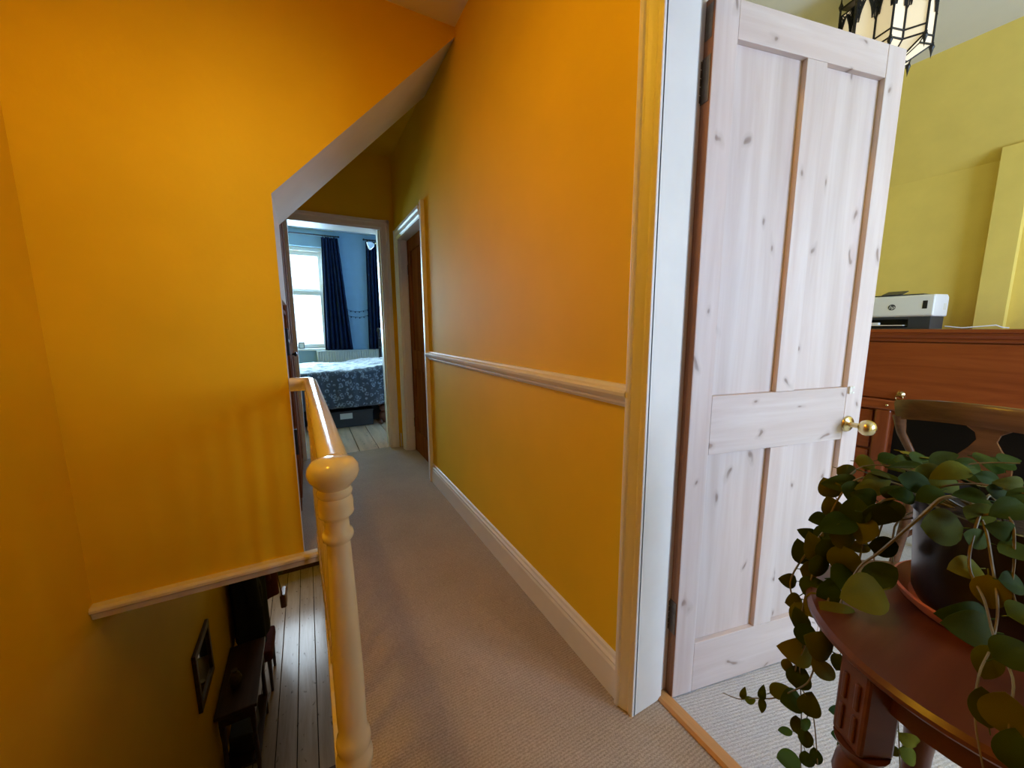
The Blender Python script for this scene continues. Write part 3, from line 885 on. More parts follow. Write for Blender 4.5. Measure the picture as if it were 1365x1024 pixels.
# ------------------------------------------------------------------ bedroom
bed = thing('bed', 'double bed with dark floral duvet and black iron headboard', 'bed', (0.05, 5.65, 0))
obj('frame', MB().box(-0.98, 1.0, 4.98, 6.42, 0.26, 0.34), M_IRON, bed, bevel=0.01)
obj('base', MB().box(-0.90, 0.95, 5.16, 6.36, 0.03, 0.26), M_SHEET, bed)  # added dark block that fills the open underside with shade
obj('mattress', MB().box(-0.95, 0.99, 5.0, 6.40, 0.34, 0.58), M_PAPER, bed, bevel=0.05, seg=4)
b = MB()
NXq, NYq = 90, 84
ycs = []
gx = [-0.99 + 2.0 * i / NXq for i in range(NXq + 1)]
gs = [i / NYq for i in range(NYq + 1)]
prof2 = []
for s in gs:
    L = s * 2.45
    if L < 0.39:
        prof2.append((4.905 + 0.02 * (L / 0.39), 0.27 + L, 1.0))
    elif L < 0.49:
        a = (L - 0.39) / 0.10 * math.pi / 2
        prof2.append((4.925 + 0.06 * (1 - math.cos(a)), 0.66 + 0.05 * math.sin(a), 0.6))
    elif L < 1.95:
        prof2.append((4.985 + (L - 0.49), 0.71, 0.0))
    elif L < 2.05:
        a = (L - 1.95) / 0.10 * math.pi / 2
        prof2.append((6.475 + 0.05 * math.sin(a), 0.71 - 0.06 * (1 - math.cos(a)), 0.6))
    else:
        prof2.append((6.53, 0.65 - (L - 2.05), 1.0))
grid = []
for (yy, zz, side) in prof2:
    row = []
    for x in gx:
        n1 = noise.noise(Vector((x * 3.0, yy * 3.0 + zz, 1.3))) * 0.035
        n2 = noise.noise(Vector((x * 11 + yy * 5, yy * 7 - x * 4 + zz * 5, 4.1))) * 0.022
        n3 = -abs(noise.noise(Vector((x * 6 + yy * 7, yy * 4 - x * 5, 9.7)))) * 0.035
        n = n1 + n2 + n3
        hump = 0.05 * max(0.0, (x - 0.45)) / 0.5 if side < 0.5 else 0.0
        row.append(b.bm.verts.new((x, yy + n * side * 1.2, zz + n * (1 - side) + hump)))
    grid.append(row)
for A, B in zip(grid, grid[1:]):
    for i in range(NXq):
        b.bm.faces.new((A[i], A[i + 1], B[i + 1], B[i]))
dv = obj('duvet', b, M_DUVET, bed, smooth=80)
md = dv.modifiers.new('thickness', 'SOLIDIFY')
md.thickness = 0.03
md.offset = -1
hbd = MB()
for y in (4.97, 6.43):
    hbd.lathe([(0.018, 0.0), (0.018, 1.15), (0.026, 1.16), (0.03, 1.19), (0.02, 1.22), (0, 1.23)], (1.04, y, 0), 14)
for z in (0.5, 0.92, 1.06):
    hbd.tube([(1.04, 4.97, z), (1.04, 6.43, z)], 0.011, 8)
for k in range(9):
    y = 5.12 + k * 0.1475
    hbd.tube([(1.04, y, 0.5), (1.04, y, 1.06)], 0.007, 6)
obj('headboard', hbd, M_IRON, bed, smooth=True)
for x in (-0.95, 0.9):
    for y in (5.02, 6.38):
        obj('leg', MB().lathe([(0.02, 0), (0.025, 0.26)], (x, y, 0), 12), M_IRON, bed)
sb = thing('storage_box', 'low grey storage box pushed under the bed', 'box', (0.38, 5.07, 0.0))
obj('body', MB().box(0.02, 0.68, 4.99, 5.15, 0.005, 0.19), M_BOX, sb, bevel=0.006)
obj('lid', MB().box(0.01, 0.69, 4.98, 5.155, 0.19, 0.21), M_BOX, sb, bevel=0.005)
obj('paper_label', MB().box(0.30, 0.44, 4.986, 4.99, 0.11, 0.18), M_PAPER, sb)
sl = thing('soft_toy', 'brown soft toy slumped on the floor under the bed corner', 'toy', (0.84, 5.06, 0))
obj('body', MB().ball((0.84, 5.06, 0.085), 0.085, (0.9, 0.8, 1.0), 16, 10), M_LEATHER, sl, smooth=True)
obj('head', MB().ball((0.82, 5.03, 0.20), 0.055, (1.0, 1.0, 0.9), 14, 8), M_LEATHER, sl, smooth=True)
for dx in (-0.045, 0.045):
    obj('ear', MB().ball((0.82 + dx, 5.03, 0.245), 0.02, (1, 0.6, 1), 10, 6), M_LEATHER, sl, smooth=True)
    obj('foot', MB().ball((0.84 + dx * 1.5, 4.98, 0.03), 0.032, (0.8, 1.5, 0.9), 12, 8), M_LEATHER, sl, smooth=True)

rad = thing('radiator', 'ribbed cream radiator under the bedroom windows', 'radiator', (0.65, 6.93, 0.2))
b = MB()
poly = []
nr = 27
x0, x1 = 0.14, 1.16
pw = (x1 - x0) / nr
for i in range(nr):
    xa = x0 + i * pw
    poly += [(xa, 6.915), (xa + pw * 0.25, 6.900), (xa + pw * 0.65, 6.900), (xa + pw * 0.9, 6.915)]
poly += [(x1, 6.915), (x1, 6.945), (x0, 6.945)]
obj('panel', b.prism(poly, 'z', 0.25, 0.845), M_RADIATOR, rad)
obj('top_grille', MB().box(x0, x1, 6.895, 6.985, 0.845, 0.86), M_RADIATOR, rad, bevel=0.004)
obj('valve', MB().lathe([(0.012, 0.2), (0.012, 0.26), (0.02, 0.27), (0.02, 0.31), (0, 0.32)], (x1 + 0.04, 6.94, 0), 12), M_RADIATOR, rad)
obj('pipe', MB().tube([(x1 + 0.04, 6.94, 0.0), (x1 + 0.04, 6.94, 0.22)], 0.008, 8), M_RADIATOR, rad)


def curtain(label, xa, xb, xa2, xb2, ztop, zbot, folds):
    t = thing('curtain', label, 'curtain', ((xa + xb) / 2, 6.93, zbot))
    b = MB()
    N, S = folds * 10, 10
    rows = []
    for s in range(S + 1):
        f = s / S
        row = []
        for i in range(N + 1):
            u = i / N
            x = (xa + (xb - xa) * u) * (1 - f) + (xa2 + (xb2 - xa2) * u) * f
            amp = 0.030 + 0.012 * f
            y = 6.875 + amp * math.sin(2 * math.pi * folds * u) + 0.012 * math.sin(2 * math.pi * folds * u * 0.37 + 2 * f)
            row.append(b.bm.verts.new((x, y, ztop + (zbot - ztop) * f)))
        rows.append(row)
    for A, B in zip(rows, rows[1:]):
        for i in range(N):
            b.bm.faces.new((A[i], A[i + 1], B[i + 1], B[i]))
    c = obj('cloth', b, M_NAVY, t, smooth=80)
    m_ = c.modifiers.new('thickness', 'SOLIDIFY')
    m_.thickness = 0.006
    for k in range(folds):
        x = xa + (xb - xa) * (k + 0.5) / folds
        obj('ring', MB().tube([(x, 6.875 + 0.018 * math.cos(a_ * math.pi / 6), 2.655 + 0.018 * math.sin(a_ * math.pi / 6)) for a_ in range(12)], 0.003, 5, True), M_IRON, t)


curtain('navy patterned curtain drawn back at the right of the visible window', 0.325, 0.56, 0.27, 0.68, 2.635, 0.87, 6)
curtain('navy patterned curtain of the second window seen at the door frame', 0.98, 1.30, 0.94, 1.34, 2.635, 0.87, 7)
for xa, xb, lab in ((-0.95, 0.575, 'thin black curtain pole over the visible bedroom window'), (0.955, 2.40, 'thin black curtain pole over the second bedroom window')):
    r_ = thing('curtain_pole', lab, 'curtain pole', ((xa + xb) / 2, 6.875, 2.66))
    obj('rod', MB().tube([(xa, 6.875, 2.66), (xb, 6.875, 2.66)], 0.010, 10), M_IRON, r_, smooth=True)
    for x in (xa, xb):
        obj('finial', MB().ball((x, 6.875, 2.66), 0.017, segs=10, rings=6), M_IRON, r_, smooth=True)
    for x in (xa + 0.06, xb - 0.06):
        obj('bracket', MB().box(x - 0.006, x + 0.006, 6.875, 7.0, 2.645, 2.657), M_IRON, r_)

for zz, lab in ((1.55, 'upper string of tiny lights between the navy curtains'), (1.455, 'lower string of tiny lights between the navy curtains')):
    g = thing('fairy_lights', lab, 'string lights', (0.8, 6.98, zz))
    pts = [(0.60 + 0.4 * k / 12, 6.985, zz - 0.05 * math.sin(math.pi * k / 12)) for k in range(13)]
    obj('wire', MB().tube(pts, 0.0025, 5), M_IRON, g)
    for k in range(1, 12, 2):
        obj('bulb', MB().ball((pts[k][0], 6.982, pts[k][2] - 0.012), 0.008, (1, 1, 1.4), 8, 6), M_NAVY, g)

so = thing('photo_frame', 'small photo frame standing on the bedroom window sill', 'frame', (-0.06, 6.99, 0.90))
obj('border', MB().box(-0.105, -0.095, 6.985, 7.0, 0.902, 1.0).box(-0.035, -0.025, 6.985, 7.0, 0.902, 1.0).box(-0.095, -0.035, 6.985, 7.0, 0.902, 0.912).box(-0.095, -0.035, 6.985, 7.0, 0.99, 1.0), M_IRON, so)
obj('picture', MB().box(-0.095, -0.035, 6.990, 6.996, 0.912, 0.99), M_RADIATOR, so)
obj('stand', MB().box(-0.07, -0.06, 7.0, 7.03, 0.902, 0.96), M_IRON, so)

lp = thing('ceiling_spotlight', 'white ceiling spotlight with arms in the bedroom', 'lamp', (1.28, 5.95, 2.76))
obj('ceiling_plate', MB().lathe([(0.06, 2.735), (0.06, 2.76)], (1.28, 5.95, 0), 20), M_SHADE, lp)
obj('stem', MB().tube([(1.28, 5.95, 2.735), (1.28, 5.95, 2.56)], 0.009, 8), M_SHADE, lp)
for ex, ey, ez in ((0.97, 5.98, 2.42), (1.55, 6.15, 2.42), (1.45, 5.65, 2.42)):
    ar_ = obj('arm', MB().tube([(1.28, 5.95, 2.56), ((1.28 + ex) / 2, (5.95 + ey) / 2, 2.51), (ex, ey, ez)], 0.006, 8), M_BRASS, lp)
    v = (Vector((ex - 1.28, ey - 5.95, -0.12))).normalized()
    pts = [Vector((ex, ey, ez)) + v * d for d in (0.0, 0.015, 0.03, 0.06, 0.09, 0.092)]
    obj('shade', MB().tube(pts, [0.012, 0.03, 0.04, 0.052, 0.058, 0.02], 16), M_SHADE, ar_, smooth=True)

# ------------------------------------------------------------------ room: bureau
bu = thing('bureau', 'mahogany bureau with tall polished fall front under the printer', 'bureau', (3.6, 0.5, 0))
BY0, BY1, BF = -0.55, 1.50, 3.36
obj('body', MB().box(BF + 0.02, 3.84, BY0, BY1, 0.05, 1.12), M_MAHOG, bu, bevel=0.003)
obj('plinth', MB().box(BF, 3.84, BY0 - 0.01, BY1 + 0.01, 0.0, 0.09), M_MAHOG, bu, bevel=0.006)
cor = [(3.84, 1.105), (BF - 0.005, 1.105), (BF - 0.012, 1.113), (BF - 0.012, 1.122), (BF - 0.035, 1.130), (BF - 0.045, 1.147), (BF - 0.045, 1.158), (BF - 0.06, 1.163), (BF - 0.06, 1.182), (3.84, 1.182)]
obj('cornice', MB().prism(cor, 'y', BY0 - 0.04, BY1 + 0.04), M_MAHOG, bu, bevel=0.002)
fl = obj('fall_front', MB().box(BF - 0.004, BF + 0.02, BY0 + 0.04, BY1 - 0.04, 0.728, 1.098), M_MAHOG, bu, bevel=0.004)
ly = 0.935
lk = obj('lock_plate', MB().lathe([(0.0, -0.014), (0.010, -0.013), (0.014, -0.008), (0.020, -0.003), (0.022, 0.0)], (BF - 0.004, ly, 0.765), 20, 'x'), M_BRASS, fl, smooth=True)
obj('ring_pull', MB().tube([(BF - 0.022, ly + 0.018 * math.cos(a * math.pi / 8), 0.745 + 0.018 * math.sin(a * math.pi / 8)) for a in range(16)], 0.003, 6, True), M_BRASS, fl, smooth=True)
obj('ledge', MB().prism([(BF + 0.02, 0.655), (BF - 0.02, 0.655), (BF - 0.026, 0.665), (BF - 0.026, 0.712), (BF - 0.018, 0.722), (BF + 0.02, 0.722)], 'y', BY0, BY1), M_MAHOG, bu, bevel=0.002)
for y in (0.985, -0.1):
    obj('stud', MB().ball((BF - 0.03, y, 0.688), 0.009, segs=10, rings=6), M_BRASS, bu, smooth=True)
for y0, y1 in ((1.06, 1.46), (-0.51, -0.11)):
    for z0, z1 in ((0.11, 0.36), (0.375, 0.64)):
        dw = obj('drawer', MB().box(BF - 0.002, BF + 0.02, y0, y1, z0, z1), M_MAHOG, bu, bevel=0.005)
        obj('knob', MB().lathe([(0.008, 0.0), (0.008, -0.014), (0.018, -0.02), (0.018, -0.03), (0, -0.035)], (BF - 0.002, (y0 + y1) / 2, (z0 + z1) / 2), 14, 'x'), M_MAHOG_Z, dw, smooth=True)
obj('kneehole_shade', MB().box(BF + 0.015, BF + 0.021, 0.0, 0.95, 0.1, 0.65), M_GAP, bu)  # flat near-black sheet on the solid front, painted as the hollow's shade
for y in (1.005, -0.055):
    obj('pilaster', MB().box(BF - 0.018, BF + 0.02, y - 0.04, y + 0.04, 0.09, 0.655), M_MAHOG_Z, bu, bevel=0.012, seg=3)

# printer on the bureau
pr_ = thing('printer', 'white and black laser printer on top of the bureau', 'printer', (3.53, 1.045, 1.182))
PF, PY0, PY1, PZ = 3.40, 0.855, 1.235, 1.184
obj('body', MB().prism([(PF + 0.012, PZ + 0.078), (PF, PZ + 0.085), (PF, PZ + 0.200), (PF + 0.01, PZ + 0.212), (PF + 0.22, PZ + 0.218), (PF + 0.25, PZ + 0.20), (PF + 0.25, PZ + 0.078)], 'y', PY0, PY1), M_PRINTER, pr_, bevel=0.008, seg=3)
base_ = MB().box(PF + 0.01, PF + 0.24, PY0 + 0.01, PY0 + 0.11, PZ, PZ + 0.078).box(PF + 0.01, PF + 0.24, PY1 - 0.02, PY1 - 0.01, PZ, PZ + 0.078)
base_.box(PF + 0.12, PF + 0.24, PY0 + 0.11, PY1 - 0.02, PZ, PZ + 0.078).box(PF + 0.01, PF + 0.12, PY0 + 0.11, PY1 - 0.02, PZ, PZ + 0.012).box(PF + 0.01, PF + 0.12, PY0 + 0.11, PY1 - 0.02, PZ + 0.062, PZ + 0.078)
obj('base', base_, M_CHAR, pr_, bevel=0.002)
obj('paper_tray', MB().box(PF - 0.02, PF + 0.11, PY0 + 0.125, PY1 - 0.03, PZ + 0.020, PZ + 0.026), M_PAPER, pr_)
obj('paper_guide', MB().box(PF - 0.015, PF + 0.02, PY0 + 0.245, PY0 + 0.285, PZ + 0.026, PZ + 0.042), M_PRINTER, pr_, bevel=0.003)
obj('toner_gauge', MB().box(PF - 0.0015, PF + 0.002, PY0 + 0.030, PY0 + 0.052, PZ + 0.125, PZ + 0.175), M_BLACK, pr_, bevel=0.004)
obj('output_flap', MB().obox((PF + 0.06, 1.06, PZ + 0.232), (1, 0, 0.25), (0, 1, 0), (-0.25, 0, 1), 0.11, 0.10, 0.006), M_CHAR, pr_, bevel=0.002)
obj('top_inlay', MB().box(PF + 0.03, PF + 0.22, PY0 + 0.06, PY1 - 0.06, PZ + 0.2135, PZ + 0.2205), M_CHAR, pr_, bevel=0.002)
obj('side_vent', MB().box(PF + 0.16, PF + 0.21, PY0 - 0.001, PY0 + 0.003, PZ + 0.12, PZ + 0.16), M_PAPER, pr_)
# round badge with slanted letters
LYc, LZc, LR = 1.048, PZ + 0.140, 0.0185
bd = obj('badge', MB().lathe([(0.0, -0.0012), (LR, -0.0012), (LR, 0.001)], (PF, LYc, LZc), 32, 'x'), M_CHAR, pr_)
cu = bpy.data.curves.new('badge_letters', 'FONT')
cu.body = 'hp'
cu.size = 0.030
cu.shear = 0.28
cu.extrude = 0.0004
cu.align_x = 'CENTER'
cu.align_y = 'CENTER'
tmp = bpy.data.objects.new('badge_letters_source', cu)
COL.objects.link(tmp)
bpy.context.view_layer.update()
me = bpy.data.meshes.new_from_object(tmp.evaluated_get(bpy.context.evaluated_depsgraph_get()))
bpy.data.objects.remove(tmp)
me.name = 'letters'
me.materials.clear()
me.materials.append(M_PRINTER)
# text x -> world -Y, text y -> world Z, facing -X
me.transform(Matrix(((0, 0, -1, PF - 0.0016), (-1, 0, 0, LYc), (0, 1, 0, LZc), (0, 0, 0, 1))))
obj('letters', me, None, bd)
pc = tag(obj('power_cable', MB().tube([(3.63, 0.853, 1.20), (3.65, 0.78, 1.189), (3.67, 0.69, 1.20), (3.69, 0.655, 1.205), (3.74, 0.64, 1.192), (3.78, 0.62, 1.188)], 0.0035, 8), M_PRINTER, smooth=True), 'thin white cable trailing behind the printer on the bureau', 'cable')

# chair at the bureau, facing it (+X)
ch = thing('dining_chair', 'dark wooden chair with curved top rail and vase splat at the bureau', 'chair', (2.68, 0.40, 0))
CY = 0.40
def rail_pt(u):
    return Vector((2.40 + 0.075 * (1 - math.cos(u * 1.0)) * 1.6, CY + 0.285 * math.sin(u * 1.25) / math.sin(1.25), 0.80 + 0.040 * math.cos(u * 1.3)))
trp = [rail_pt(-1 + 2 * k / 24) for k in range(25)]
pf = [(-0.012, -0.048), (-0.016, -0.02), (-0.014, 0.03), (-0.008, 0.042), (0.004, 0.044), (0.013, 0.034), (0.014, -0.02), (0.010, -0.048)]
obj('top_rail', MB().sweep(trp, pf), M_CHAIR, ch, smooth=50)
for s in (-1, 1):
    p = rail_pt(s * 0.93)
    obj('back_post', MB().tube([(p.x, p.y, p.z - 0.03), (p.x + 0.01, p.y - s * 0.012, 0.70), (p.x + 0.03, p.y - s * 0.045, 0.62), (p.x + 0.035, p.y - s * 0.06, 0.55), (2.46, CY + s * 0.20, 0.44), (2.43, CY + s * 0.20, 0.25), (2.37, CY + s * 0.21, 0.0)],
                              [0.026, 0.017, 0.016, 0.018, 0.021, 0.02, 0.016], 10), M_CHAIR, ch, smooth=True)
sp = [(-0.055, 0.805), (-0.060, 0.785), (-0.035, 0.765), (-0.028, 0.735), (-0.045, 0.70), (-0.075, 0.655), (-0.078, 0.61), (-0.05, 0.56), (-0.035, 0.51), (-0.05, 0.47)]
obj('splat', MB().prism([(CY + y, z) for y, z in sp] + [(CY - y, z) for y, z in reversed(sp)], 'x', 2.412, 2.426), M_CHAIR, ch, bevel=0.003)
obj('seat', MB().prism([(2.44, CY - 0.21), (2.44, CY + 0.21), (2.86, CY + 0.235), (2.90, CY + 0.19), (2.90, CY - 0.19), (2.86, CY - 0.235)], 'z', 0.43, 0.475), M_CHAIR, ch, bevel=0.015, seg=3)
for s in (-1, 1):
    obj('leg', MB().lathe([(0.014, 0.0), (0.018, 0.06), (0.014, 0.1), (0.022, 0.28), (0.016, 0.33), (0.024, 0.36), (0.024, 0.435)], (2.85, CY + s * 0.19, 0), 12), M_CHAIR, ch, smooth=True)
    obj('stretcher', MB().tube([(2.40, CY + s * 0.205, 0.2), (2.85, CY + s * 0.19, 0.2)], 0.010, 8), M_CHAIR, ch, smooth=True)

# hanging star lantern
LX, LY = 2.50, 0.93
la = thing('star_lantern', 'star-shaped hanging lantern of frosted glass and black filigree metal', 'lantern', (LX, LY, 2.30))
NP, RO, RI = 8, 0.170, 0.128
ZB, ZT = 2.492, 2.70
star = []
for k in range(2 * NP):
    a = math.pi * k / NP - 0.295
    r = RO if k % 2 == 0 else RI
    star.append(Vector((LX + r * math.cos(a), LY + r * math.sin(a), 0)))
frame = MB()
fil = MB()
n = len(star)
for k in range(n):
    A, B = star[k], star[(k + 1) % n]
    def at(p, z, s=1.0):
        return Vector((LX + (p.x - LX) * s, LY + (p.y - LY) * s, z))
    for z in (ZB - 0.035, ZB, ZT, ZT + 0.035):
        frame.tube([at(A, z), at(B, z)], 0.0038, 6)
    frame.tube([at(A, ZB - 0.035), at(A, ZT + 0.035)], 0.0045, 6)
    cA, cB = at(A, ZB - 0.035), at(B, ZB - 0.035)
    dA, dB = at(A, ZB - 0.078, 0.55), at(B, ZB - 0.078, 0.55)
    frame.tube([cA, dA], 0.004, 6)
    frame.tube([dA, dB], 0.004, 6)
    obj('pane', MB()._faces([at(A, ZB, .985), at(B, ZB, .985), at(B, ZT, .985), at(A, ZT, .985), at(A, ZB, .965), at(B, ZB, .965), at(B, ZT, .965), at(A, ZT, .965)],
        [(0, 1, 2, 3), (7, 6, 5, 4), (0, 4, 5, 1), (1, 5, 6, 2), (2, 6, 7, 3), (3, 7, 4, 0)]), M_LANTERN, la)
    obj('band_pane', MB()._faces([at(A, ZB - 0.035, .985), at(B, ZB - 0.035, .985), at(B, ZB, .985), at(A, ZB, .985), at(A, ZB - 0.035, .965), at(B, ZB - 0.035, .965), at(B, ZB, .965), at(A, ZB, .965)],
        [(0, 1, 2, 3), (7, 6, 5, 4), (0, 4, 5, 1), (1, 5, 6, 2), (2, 6, 7, 3), (3, 7, 4, 0)]), M_LANTERN, la)
    up = Vector((0, 0, 0.004))
    obj('lower_pane', MB()._faces([cA, cB, dB, dA, cA + up, cB + up, dB + up, dA + up], [(0, 1, 2, 3), (7, 6, 5, 4), (0, 4, 5, 1), (1, 5, 6, 2), (2, 6, 7, 3), (3, 7, 4, 0)]), M_LANTERN, la)
    # filigree arch at the head of each pane: a pierced spandrel hanging from the upper corners
    u = (B - A)
    nrm = Vector(((A + B).x / 2 - LX, (A + B).y / 2 - LY, 0)).normalized() * 0.003
    def q(t, z):
        return Vector((A.x + u.x * t, A.y + u.y * t, z)) + nrm
    for side in (0, 1):
        prof_ = [(0.0, 0.125), (0.08, 0.112), (0.17, 0.115), (0.21, 0.088), (0.27, 0.066), (0.36, 0.045), (0.45, 0.024), (0.5, 0.012)]
        top = [q(t if side == 0 else 1 - t, ZT) for t, d in prof_]
        low = [q(t if side == 0 else 1 - t, ZT - d) for t, d in prof_]
        frame.tube(low, 0.003, 5)
        for j in range(1, len(prof_) - 1):
            fil.tube([low[j], q((prof_[j][0] * 0.4) if side == 0 else 1 - prof_[j][0] * 0.4, ZT)], 0.0024, 4)
            fil.tube([low[j], q((prof_[j][0] + 0.06) if side == 0 else 1 - prof_[j][0] - 0.06, ZT - prof_[j][1] * 0.3)], 0.0024, 4)
        for d in (0.025, 0.05, 0.075):
            fil.tube([q(0.0 if side == 0 else 1.0, ZT - d), q(0.16 if side == 0 else 0.84, ZT - d - 0.012)], 0.0028, 4)
    if k % 2 == 0:
        frame.lathe([(0.0, ZB - 0.095), (0.003, ZB - 0.075), (0.006, ZB - 0.06), (0.010, ZB - 0.048), (0.006, ZB - 0.037), (0.006, ZB - 0.030)], (A.x, A.y, 0), 10)
        frame.lathe([(0.006, ZT + 0.03), (0.010, ZT + 0.045), (0.004, ZT + 0.06), (0.0, ZT + 0.095)], (A.x, A.y, 0), 8)
frame.lathe([(0.0, ZB - 0.105), (0.006, ZB - 0.095), (0.011, ZB - 0.085), (0.07, ZB - 0.080), (0.07, ZB - 0.074), (0.0, ZB - 0.074)], (LX, LY, 0), 16)
obj('frame', frame, M_IRON, la)
obj('filigree', fil, M_IRON, la)
obj('crown', MB().prism([(p.x, p.y) for p in star], 'z', ZT + 0.030, ZT + 0.038), M_IRON, la)
obj('stem', MB().lathe([(0.012, ZT + 0.035), (0.012, CEIL - 0.02), (0.05, CEIL - 0.018), (0.05, CEIL)], (LX, LY, 0), 16), M_IRON, la)

# dark shelves behind the open door
sh = thing('shelving_unit', 'black shelving unit half hidden behind the open pine door', 'shelves', (1.35, 1.86, 0))
for x in (1.0, 1.68):
    obj('side_panel', MB().box(x, x + 0.02, 1.72, 1.98, 0, 1.32), M_BLACK, sh)
for z in (0.08, 0.45, 0.82, 1.30):
    obj('shelf', MB().box(1.02, 1.68, 1.72, 1.98, z, z + 0.02), M_BLACK, sh)
random.seed(21)
sname = {0: 'lowest', 1: 'middle', 2: 'upper'}
for r, z in enumerate((0.10, 0.47, 0.84)):
    x = 1.03
    for ci in random.sample(range(6), 6):
        w = random.uniform(0.05, 0.09)
        o = obj('binder', MB().box(x, x + w - 0.002, 1.74, 1.96, z + 0.001, z + random.uniform(0.22, 0.3)), BM[ci], bevel=0.002)
        tag(o, '%s binder on the %s shelf behind the pine door' % (cn[ci], sname[r]), 'binder', 'binders on the shelves behind the door')
        x += w

# ------------------------------------------------------------------ plant table, saucer, plant
TX, TY, TZ = 0.88, 0.098, 0.72
tb = thing('plant_table', 'small round reddish-brown table with turned legs under the trailing plant', 'table', (TX, TY, 0))
obj('table_top', MB().lathe([(0, TZ - 0.024), (0.212, TZ - 0.024), (0.222, TZ - 0.020), (0.230, TZ - 0.012), (0.230, TZ - 0.006), (0.224, TZ), (0.0, TZ)], (TX, TY, 0), 64), M_TABLE, tb, smooth=30)
obj('apron', MB().lathe([(0.165, TZ - 0.085), (0.175, TZ - 0.085), (0.175, TZ - 0.0242), (0.165, TZ - 0.0242)], (TX, TY, 0), 48), M_TABLE, tb, smooth=30)
for deg in (150, 30, 270):
    a = math.radians(deg)
    cx, cy = TX + 0.182 * math.cos(a), TY + 0.182 * math.sin(a)
    lg = obj('leg', MB().lathe([(0.016, 0.0), (0.020, 0.03), (0.015, 0.06), (0.022, 0.10), (0.018, 0.20), (0.022, 0.35), (0.026, 0.42), (0.019, 0.455), (0.026, 0.47), (0.031, 0.49), (0.028, 0.515), (0.022, 0.53), (0.031, 0.545), (0.034, 0.553)], (cx, cy, 0), 20), M_TABLE, tb, smooth=40)
    blk = obj('leg_block', MB().obox((cx, cy, 0.6245), (math.cos(a), math.sin(a), 0), (-math.sin(a), math.cos(a), 0), (0, 0, 1), 0.052, 0.052, 0.142), M_TABLE, lg, bevel=0.005)
    for s in (-1, 1):
        for z in (0.59, 0.645):
            obj('carving', MB().obox((cx + math.cos(a) * 0.027 + s * -math.sin(a) * 0.011, cy + math.sin(a) * 0.027 + s * math.cos(a) * 0.011, z), (math.cos(a), math.sin(a), 0), (-math.sin(a), math.cos(a), 0), (0, 0, 1), 0.005, 0.008, 0.045), M_TABLE, lg, bevel=0.002)

PX, PY = 0.97, 0.118
sc_ = obj('saucer', MB().lathe([(0.0, TZ + 0.0005), (0.105, TZ + 0.0005), (0.118, TZ + 0.012), (0.125, TZ + 0.026), (0.121, TZ + 0.028), (0.113, TZ + 0.014), (0.102, TZ + 0.006), (0.0, TZ + 0.006)], (PX, PY, 0), 48), M_TERRA, None, smooth=35)
tag(sc_, 'round orange terracotta saucer under the black plant pot', 'saucer')

pl = thing('potted_plant', 'trailing plant with fleshy round green leaves in a black pot', 'plant', (PX, PY, TZ + 0.007))
obj('pot', MB().lathe([(0.0, TZ + 0.0065), (0.094, TZ + 0.0065), (0.100, TZ + 0.02), (0.111, TZ + 0.165), (0.117, TZ + 0.168), (0.117, TZ + 0.190), (0.110, TZ + 0.190), (0.106, TZ + 0.17), (0.106, TZ + 0.15), (0.0, TZ + 0.15)], (PX, PY, 0), 48), M_POT, pl, smooth=35)
obj('soil', MB().lathe([(0.0, TZ + 0.150), (0.104, TZ + 0.150), (0.104, TZ + 0.165), (0.06, TZ + 0.175), (0.0, TZ + 0.178)], (PX, PY, 0), 32), M_SOIL, pl, smooth=True)

